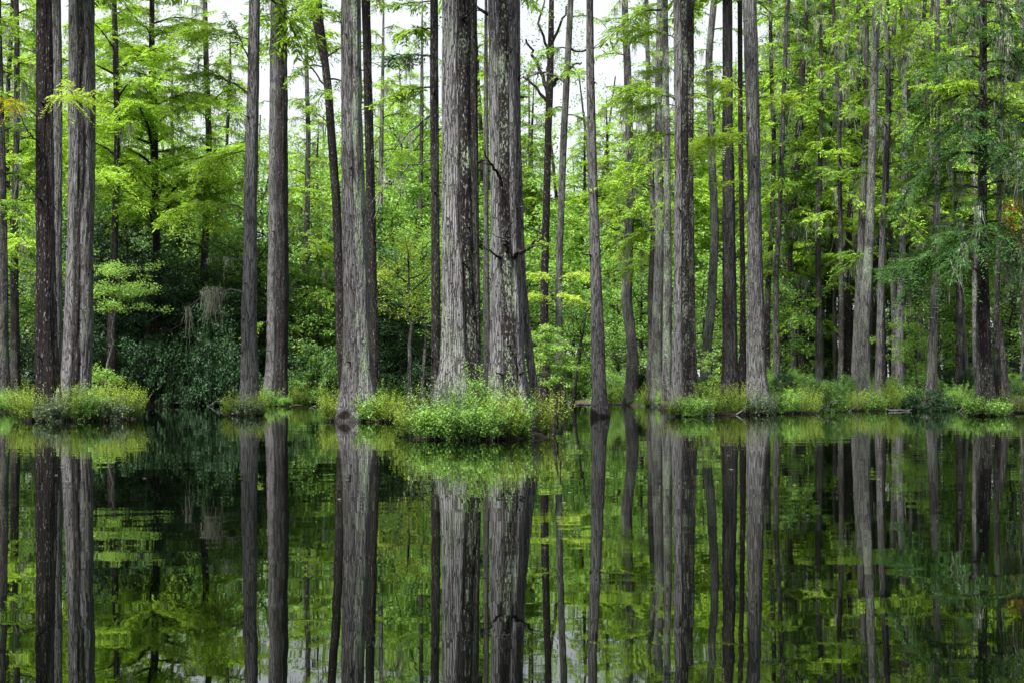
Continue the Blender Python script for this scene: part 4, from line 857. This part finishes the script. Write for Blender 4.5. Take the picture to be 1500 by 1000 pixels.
# duckweed and floating leaves
lv = Leaves(); n = 900
X = RNG.uniform(-20, 20, n); Y = shore(X) - RNG.random(n) ** 2 * 9 - .2; Z = np.full(n, .006)
k = RNG.random(n) < .3; Y[k] = RNG.uniform(9, 45, k.sum())
d_ = RNG.normal(0, 1, (n, 3)) * (1, 1, 0); sd_ = np.cross(d_, (0, 0, 1.0)); lv.add(np.stack([X, Y, Z], -1), d_, sd_, RNG.uniform(.02, .07, n), RNG.uniform(.02, .04, n), RNG.random(n))
tag(link('floating_leaves', lv.mesh('floating_leaves', L_MOSS)), 'scattered small leaves and duckweed floating near the bank', 'floating leaves', kind='stuff')

# ------------------------------------------------------------------ sky, sun, camera
SUN_EL, SUN_AZ = math.radians(58), math.radians(215)      # azimuth of the sun, clockwise from +Y (behind the camera, left)
W = bpy.data.worlds.new('World'); S.world = W; W.use_nodes = True; nt = W.node_tree; nt.nodes.clear()
out = nt.nodes.new('ShaderNodeOutputWorld'); bg = nt.nodes.new('ShaderNodeBackground'); sky = nt.nodes.new('ShaderNodeTexSky'); sky.sky_type = 'NISHITA'; sky.sun_disc = False
sky.sun_elevation = SUN_EL; sky.sun_rotation = SUN_AZ; sky.dust_density = 3.0
tcw = nt.nodes.new('ShaderNodeTexCoord'); nz = nt.nodes.new('ShaderNodeTexNoise'); nz.inputs['Scale'].default_value = 2.5; nz.inputs['Detail'].default_value = 5
nt.links.new(tcw.outputs['Generated'], nz.inputs['Vector'])
mr = nt.nodes.new('ShaderNodeMapRange'); mr.inputs[1].default_value = .3; mr.inputs[2].default_value = .7; mr.inputs[3].default_value = .82; mr.inputs[4].default_value = .97; nt.links.new(nz.outputs[0], mr.inputs[0])
mx = nt.nodes.new('ShaderNodeMix'); mx.data_type = 'RGBA'; nt.links.new(mr.outputs[0], mx.inputs[0]); nt.links.new(sky.outputs[0], mx.inputs[6]); mx.inputs[7].default_value = (3.3, 3.38, 3.5, 1)
nt.links.new(mx.outputs[2], bg.inputs[0]); bg.inputs[1].default_value = .12; nt.links.new(bg.outputs[0], out.inputs[0])
sl = bpy.data.lights.new('sun', 'SUN'); sl.energy = 4.8; sl.angle = math.radians(8); sl.color = (1, .97, .90)
so = bpy.data.objects.new('sun', sl); COL.objects.link(so)
so.rotation_euler = (math.pi / 2 - SUN_EL, 0, -SUN_AZ + math.pi)   # light travels away from the sun
cam = bpy.data.cameras.new('camera'); co = bpy.data.objects.new('camera', cam); COL.objects.link(co)
cam.sensor_width = 36; cam.lens = 50; co.location = (0, 0, H); co.rotation_euler = (math.pi / 2, 0, 0); cam.shift_y = 65 / 1500
cam.clip_start = .1; cam.clip_end = 2000; S.camera = co
cam.dof.use_dof = True; cam.dof.focus_distance = 26; cam.dof.aperture_fstop = 7
S.view_settings.view_transform = 'Standard'; S.view_settings.look = 'None'; S.view_settings.exposure = 1.42; S.view_settings.gamma = 1
cy = S.cycles; cy.max_bounces = 7; cy.diffuse_bounces = 4; cy.glossy_bounces = 3; cy.transmission_bounces = 3; cy.transparent_max_bounces = 4; cy.caustics_reflective = False; cy.caustics_refractive = False
S.render.film_transparent = False
